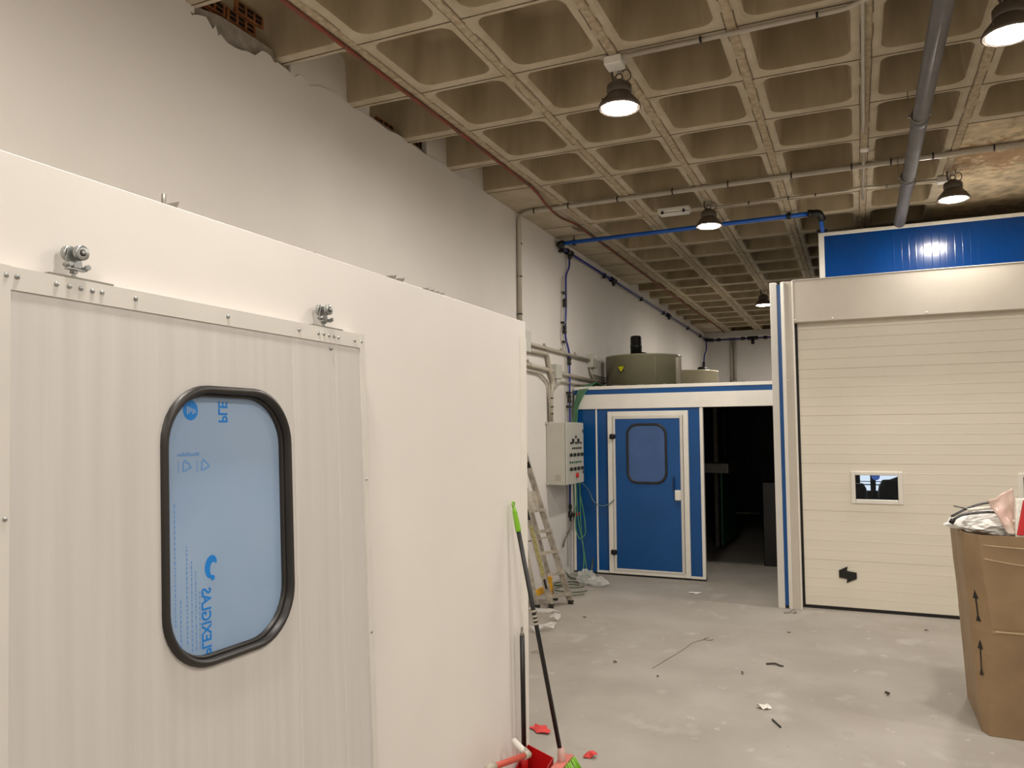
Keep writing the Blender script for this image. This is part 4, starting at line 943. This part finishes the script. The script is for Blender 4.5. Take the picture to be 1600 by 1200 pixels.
for a, b in WXs:
    mb = MB(); w0, w1, z0, z1 = a-.015, b+.02, 1.012, 1.318
    for (p, q, r, s) in ((w0, w0+.040, z0, z1), (w1-.040, w1, z0, z1)): mb.box(p, q, DYf-.018, DYf+.03, r, s, .006)
    for (r, s) in ((z0, z0+.042), (z1-.036, z1)): mb.box(w0+.040, w1-.040, DYf-.018, DYf+.03, r, s, .006)
    wf = obj('window_frame', mb, m_white, gd, 'white window frame'); obj('window_pane', MB().box(w0+.035, w1-.035, DYf+.010, DYf+.014, z0+.035, z1-.03), m_glass, wf)
hz = [(-.199, .375), (-.124, .415), (-.128, .372), (-.045, .362), (-.045, .306), (-.134, .262), (-.130, .300), (-.199, .309)]
obj('pull_handle', MB().prism(hz, lambda a, b, d: Vector((a, d, b)), DYf-.016, DYf+.001), m_black, gd, 'black zigzag shaped handle')
# what is seen through the door window: dark machine shapes before an added glowing sheet
ln = MB(); ln.box(-.7, 1.3, 13.04, 13.09, .80, 1.75)
tag(obj('glowing_sheet', ln, m_glowsheet), 'added glowing bluish sheet seen through the garage door window', 'opening')
fb = thing('window_bars', 'dark bars across the glowing sheet behind the garage door', 'frame', (.2, 12.95, .7))
for (a, b, c, d) in ((-.75, 1.35, .70, .80), (-.75, 1.35, .885, .90), (-.75, 1.35, .985-.05, .945), (.16, .235, .7, 1.75), (-.06, .02, .7, 1.75), (.34, .37, .7, .97)):
    obj('bar', MB().box(a, b, 12.96, 13.0, c, d), m_black, fb)
tag(obj('oval_emblem', MB().lathe([(.001, 0), (.055, 0), (.058, .004), (.055, .008), (.001, .008)], (.235, 12.93, 1.02), (0, -1, 0), 24), m_glow), 'blue oval disc with added glow in front of the glowing sheet', 'emblem')
for k, (x, r, h) in enumerate(((-.10, .19, 1.10), (.46, .25, 1.16))):  # plain dark shapes added for the silhouettes in the door pane
    mb = MB().lathe([(r, 0), (r, h-r*.75), (r*.96, h-r*.5), (r*.8, h-r*.22), (r*.5, h-.05), (.001, h)], (x, 10.5, 0), (0, 0, 1), 28)
    tag(obj('dark_silhouette', mb, m_black), ('left', 'right')[k]+' dark round-topped machine seen through the garage door window', 'silhouette')
# upper blue cabin behind the header
UY = 8.9
uc = thing('upper_cabin', 'glossy dark blue cabin panel with creased film above the garage door', 'cabin', (1.7, UY, 3.17))
obj('front_panel', MB().box(-.20, 3.6, UY, UY+.05, 3.18, 3.80), m_bluefilm, uc)
obj('edge_trim', MB().box(-.315, -.258, UY-.004, UY+.06, 3.175, 3.82, .003), m_white, uc)
obj('edge_trim', MB().box(-.258, -.20, UY-.002, UY+.05, 3.175, 3.80), m_bluefilm, uc)
obj('top_trim', MB().box(-.315, 3.6, UY-.006, UY+.06, 3.80, 3.838, .003), m_white, uc)
obj('roof', MB().box(-.29, 3.6, UY+.06, 13.1, 3.74, 3.79), m_trim, uc)
obj('side_panel', MB().box(-.30, -.26, UY+.06, 13.1, 3.175, 3.74), m_blue, uc)

# ================================================================== CARDBOARD BOX WITH RUBBISH
carton = thing('cardboard_box', 'tall brown cardboard box full of packaging waste at the right edge', 'box', (.9, 5.5, 0))
L0 = [(.592, 5.20), (.620, 5.128), (1.12, 5.10), (1.24, 5.2), (1.24, 5.80), (1.12, 5.92), (.70, 5.92), (.592, 5.82)]
L1 = [(.560, 5.19), (.650, 5.085), (1.15, 5.07), (1.27, 5.19), (1.27, 5.82), (1.14, 5.95), (.69, 5.95), (.565, 5.84)]
L2 = [(.527, 5.18), (.603, 5.07), (1.17, 5.04), (1.29, 5.18), (1.29, 5.85), (1.16, 5.98), (.67, 5.98), (.535, 5.86)]
def lvl(a, b, t, z, pin=0): 
    return [((p[0]*(1-t)+q[0]*t), (p[1]*(1-t)+q[1]*t), z) for p, q in zip(a, b)]
rings = [lvl(L0, L1, 0, .002), lvl(L0, L1, .3, .2), lvl(L0, L1, .75, .45), lvl(L0, L1, 1, .575), lvl(L0, L1, .97, .59), lvl(L0, L1, 1.0, .605), lvl(L1, L2, .2, .72), lvl(L1, L2, .6, .88), lvl(L1, L2, .62, .89), lvl(L1, L2, 1, 1.115)]
cb = MB(); cb.loops(rings, False)
n = 8; cb.add(rings[0], [tuple(range(8))])
o_ = obj('box_walls', cb, m_card, carton); md = o_.modifiers.new('thickness', 'SOLIDIFY'); md.thickness = .006; md.offset = -1
def face_pt(z, t, out=.0025):
    """point on the narrow chamfered face, t across"""
    if z < .575: k = z/.575; a = [L0[0][i]*(1-k)+L1[0][i]*k for i in (0, 1)]; b = [L0[1][i]*(1-k)+L1[1][i]*k for i in (0, 1)]
    else: k = (z-.6)/.515; a = [L1[0][i]*(1-k)+L2[0][i]*k for i in (0, 1)]; b = [L1[1][i]*(1-k)+L2[1][i]*k for i in (0, 1)]
    nx, ny = (b[1]-a[1]), -(b[0]-a[0]); l = math.hypot(nx, ny)
    return Vector((a[0]*(1-t)+b[0]*t+nx/l*out, a[1]*(1-t)+b[1]*t+ny/l*out, z))
for (z0_, z1_, hh) in ((.635, .80, .05), (.335, .52, .05)):
    mb = MB(); c = .42; w_ = .03
    pts = [(c-w_, z0_), (c+w_, z0_), (c+w_, z1_-hh), (c+.14, z1_-hh), (c, z1_), (c-.14, z1_-hh), (c-w_, z1_-hh)]
    mb.add([face_pt(z, t) for t, z in pts], [tuple(range(7))])
    mb.add([face_pt(z, t) for t, z in ((c-.12, z0_-.012), (c+.12, z0_-.012), (c, z0_+.035))], [(0, 1, 2)])
    obj('up_arrow', mb, m_black, carton, 'black arrow printed on the narrow side')
tp = MB()
for zc, sag in ((.985, .030), (1.06, .01)):
    pts = []
    for k in range(14):
        t = k/13; x = L2[1][0]+.02+(L2[2][0]-L2[1][0]-.03)*t; kz = (zc-.6)/.515
        yb_ = (L1[1][1]*(1-kz)+L2[1][1]*kz)*(1-t)+(L1[2][1]*(1-kz)+L2[2][1]*kz)*t
        pts.append((x, yb_-.004, zc-sag*math.sin(PI*t)))
    tp.tube(pts, .0035, 6)
obj('stretch_film_edge', tp, m_tape, carton)
obj('crease_tape', MB().box(.665, 1.14, 5.066, 5.073, .585, .592), m_tape, carton)
# contents, each on the heap inside the box
tag(obj('packing_foam', crumple((.73, 5.33, 1.15), .23, .19, .075, 11, amp=.25), m_foam), 'white bubble foam sheet spilling over the left rim of the cardboard box', 'foam')
A_, B_, C_, D_ = Vector((.668, 5.17, 1.305)), Vector((.80, 5.24, 1.37)), Vector((.815, 5.17, 1.12)), Vector((.752, 5.115, 1.12))
G_ = 18; bv = []; bf = []
for iu in range(G_+1):
    for iv in range(G_+1):
        u, v = iu/G_, iv/G_
        p = (A_*(1-u)+B_*u)*(1-v)+(D_*(1-u)+C_*u)*v
        q = Vector((p.x*9, p.z*6, 3)); e = noise.noise(q)*.035+noise.noise(q*2.7)*.016+.03*math.sin(PI*u)
        bv.append(p+Vector((0, -e, noise.noise(q*1.7+Vector((5, 0, 0)))*.02*(1-v))))
for iu in range(G_):
    for iv in range(G_): k_ = iu*(G_+1)+iv; bf.append((k_, k_+1, k_+G_+2, k_+G_+1))
pb_ = obj('printed_bag', MB().add(bv, bf, True), m_bag); tag(pb_, 'milky plastic bag with red print standing out of the cardboard box', 'plastic bag')
sl = pb_.modifiers.new('thickness', 'SOLIDIFY'); sl.thickness = .003
rs = MB(); rs.add([bv[k_]+Vector((0, -.003, 0)) for k_ in [2*(G_+1)+n_ for n_ in range(3, 16)]+[4*(G_+1)+n_ for n_ in range(3, 16)]], [(n_, n_+1, 13+n_+1, 13+n_) for n_ in range(12)], True)
obj('red_print', rs, m_redpaper, pb_, 'red printed stripe')
rb_ = thing('red_white_packet', 'white packet with a red band stuck in the cardboard box at the picture edge', 'packet', (.90, 5.25, 1.1))
obj('packet_body', MB().add([(.785, 5.10, 1.10), (1.0, 5.09, 1.10), (1.02, 5.12, 1.33), (.80, 5.13, 1.315), (.785, 5.15, 1.10), (1.0, 5.14, 1.10), (1.02, 5.17, 1.33), (.80, 5.18, 1.315)], [(0, 1, 2, 3), (4, 5, 6, 7), (0, 1, 5, 4), (1, 2, 6, 5), (2, 3, 7, 6), (3, 0, 4, 7)]), m_whitepaper, rb_)
obj('red_band', MB().add([(.790, 5.097, 1.12), (.835, 5.094, 1.12), (.885, 5.121, 1.315), (.832, 5.124, 1.310)], [(0, 1, 2, 3)]), m_red, rb_, 'red printed band')
tag(obj('cardboard_flap', MB().obox((1.02, 5.5, 1.27), (1, .1, .1), (0, 1, .1), (0, 0, 1), .2, .17, .004), m_cardpale), 'pale cardboard sheet lying on top of the waste in the box', 'cardboard')
m_gc = mat('grey_corrugated_cable', (92, 90, 92), .45, var=.3, scale=90)
for k, (p, lb) in enumerate(((((.86, 5.28, 1.20), (.70, 5.20, 1.235), (.62, 5.17, 1.232), (.53, 5.16, 1.215), (.49, 5.16, 1.185)), 'grey cable end with a plug drooping over the left rim of the box'),
                      (((.86, 5.36, 1.26), (.72, 5.30, 1.285), (.62, 5.24, 1.27), (.54, 5.2, 1.235), (.485, 5.2, 1.20)), 'upper grey cable arching from the box towards the left'),
                      (((.80, 5.32, 1.24), (.70, 5.24, 1.255), (.62, 5.2, 1.25), (.57, 5.19, 1.24)), 'short whitish cable between the two grey cables in the box'))):
    t = thing('waste_cable', lb, 'cable', p[2]); obj('sheath', MB().tube(fillet(p, .06), (.008, .007, .01)[k], 10), (m_gc, m_gc, m_whitepaper)[k], t)
    if k == 0: obj('plug', MB().tube([(.493, 5.16, 1.19), (.478, 5.16, 1.165)], .014, 12), m_black, t)
    if k == 1: obj('branch', MB().tube([(.56, 5.2, 1.25), (.50, 5.2, 1.262)], .004, 6), m_gc, t)

# ================================================================== FLOOR LITTER
def flake(c, sx, sy, ang, seed, m, h=.012):
    r_ = random.Random(seed); n = 11; vs = [Vector((c[0], c[1], .004+h))]; ca, sa = math.cos(ang), math.sin(ang)
    for k in range(n):
        a = 2*PI*k/n; q = r_.uniform(.6, 1.1); x, y = math.cos(a)*sx*q, math.sin(a)*sy*q
        vs.append(Vector((c[0]+x*ca-y*sa, c[1]+x*sa+y*ca, .003+r_.uniform(0, h*1.4))))
    n0 = len(vs); vs += [v-Vector((0, 0, .002)) for v in vs]
    fs = [(0, 1+k, 1+(k+1) % n) for k in range(n)]+[(n0, n0+1+(k+1) % n, n0+1+k) for k in range(n)]+[(1+k, n0+1+k, n0+1+(k+1) % n, 1+(k+1) % n) for k in range(n)]
    return MB().add(vs, fs)
lit = [('paper_scrap', (-1.715, 4.23), .085, .05, -.6, m_redpaper, 'torn red paper lying on the floor behind the dustpan', 'paper', .010),
       ('paper_scrap', (-1.335, 3.99), .045, .03, .4, m_redpaper, 'crumpled red and white paper scrap right of the broom', 'paper', .022),
       ('paper_scrap', (-.576, 5.09), .045, .03, .1, m_whitepaper, 'crumpled white paper alone in the middle of the floor', 'paper', .02),
       ('paper_scrap', (-1.63, 8.38), .08, .05, 0, m_whitepaper, 'flat whitish scrap in front of the blue booth door', 'paper', .008),
       ('plastic_film', (-2.53, 6.33), .16, .08, .9, m_clear, 'shiny crumpled clear film on the floor nearest the broom shaft', 'plastic film', .04),
       ('plastic_film', (-2.56, 6.70), .07, .05, .3, m_clear, 'small crumpled clear film between the larger film and the ladder', 'plastic film', .05),
       ('plastic_film', (-2.78, 7.0), .17, .06, 0, m_clear, 'crumpled clear film lying right below the ladder feet', 'plastic film', .02),
       ('debris_piece', (-1.69, 5.653), .014, .010, 0, m_black, 'roundish black crumb on the floor, larger one nearer the broom', 'debris', .012),
       ('debris_piece', (-1.32, 5.44), .011, .008, .4, m_black, 'dark small crumb right of the roundish black crumb', 'debris', .01),
       ('debris_piece', (-2.35, 6.91), .020, .008, .2, m_black, 'thin dark chip on the floor right of the ladder', 'debris', .006),
       ('debris_piece', (-.79, 5.75), .008, .022, .2, m_black, 'upright dark crumb left of the short cable scrap', 'debris', .012),
       ('debris_piece', (.127, 5.643), .020, .012, -.2, mat('dark_grey_scrap', (62, 58, 50), .6), 'dark grey scrap on the floor left of the cardboard box', 'debris', .02),
       ('debris_piece', (.488, 7.56), .016, .008, 0, m_black, 'dark chip just in front of the garage door bottom', 'debris', .008),
       ('debris_piece', (-.58, 7.05), .02, .01, .5, mat('brown_scrap', (112, 94, 70), .7), 'brownish chip on the floor in front of the column', 'debris', .006)]
for k, (nm, c, sx, sy, an, m, lb, cat, h) in enumerate(lit):
    tag(obj(nm, flake(c, sx, sy, an, k+20, m, h), m), lb, cat)
tag(obj('metal_stick', MB().tube([(-.51, 4.905, .006), (-.455, 4.80, .006)], .005, 8), m_black), 'short thin dark rod on the floor below the white paper', 'rod')
tag(obj('cable_scrap', MB().tube(fillet([(-.66, 6.04, .006), (-.60, 6.06, .012), (-.56, 6.03, .006), (-.54, 6.03, .006)], .02), .007, 8), mat('grey_black_scrap', (70, 62, 54), .6)), 'short grey cable scrap in the middle of the floor', 'cable scrap')
tag(obj('wire_scrap', MB().tube(fillet([(-1.40, 5.62, .005), (-1.36, 5.85, .006), (-1.30, 6.15, .005), (-1.27, 6.42, .006), (-1.20, 6.55, .005)], .1), .002, 6), mat('grey_wire', (140, 132, 120), .5)), 'long thin grey wire lying curved on the floor', 'wire')
tag(obj('wire_scrap', MB().torus((-1.17, 6.58, .005), (0, 0, 1), .035, .003, 18, 6, 0, 5.2, 1.0), mat('grey_wire_loop', (132, 124, 112), .5)), 'small curled wire loop at the end of the long wire', 'wire')
tag(obj('wire_ring', MB().torus((-2.34, 5.69, .006), (0, 0, 1), .028, .004, 16, 6), m_conduit), 'small open ring on the floor beside the partition edge', 'ring')
tag(obj('metal_clip', MB().tube(fillet([(-.68, 7.78, .006), (-.63, 7.80, .01), (-.60, 7.86, .03), (-.57, 7.84, .006), (-.60, 7.80, .008)], .02), .005, 6), m_steel), 'twisted metal clip at the foot of the striped column', 'clip')
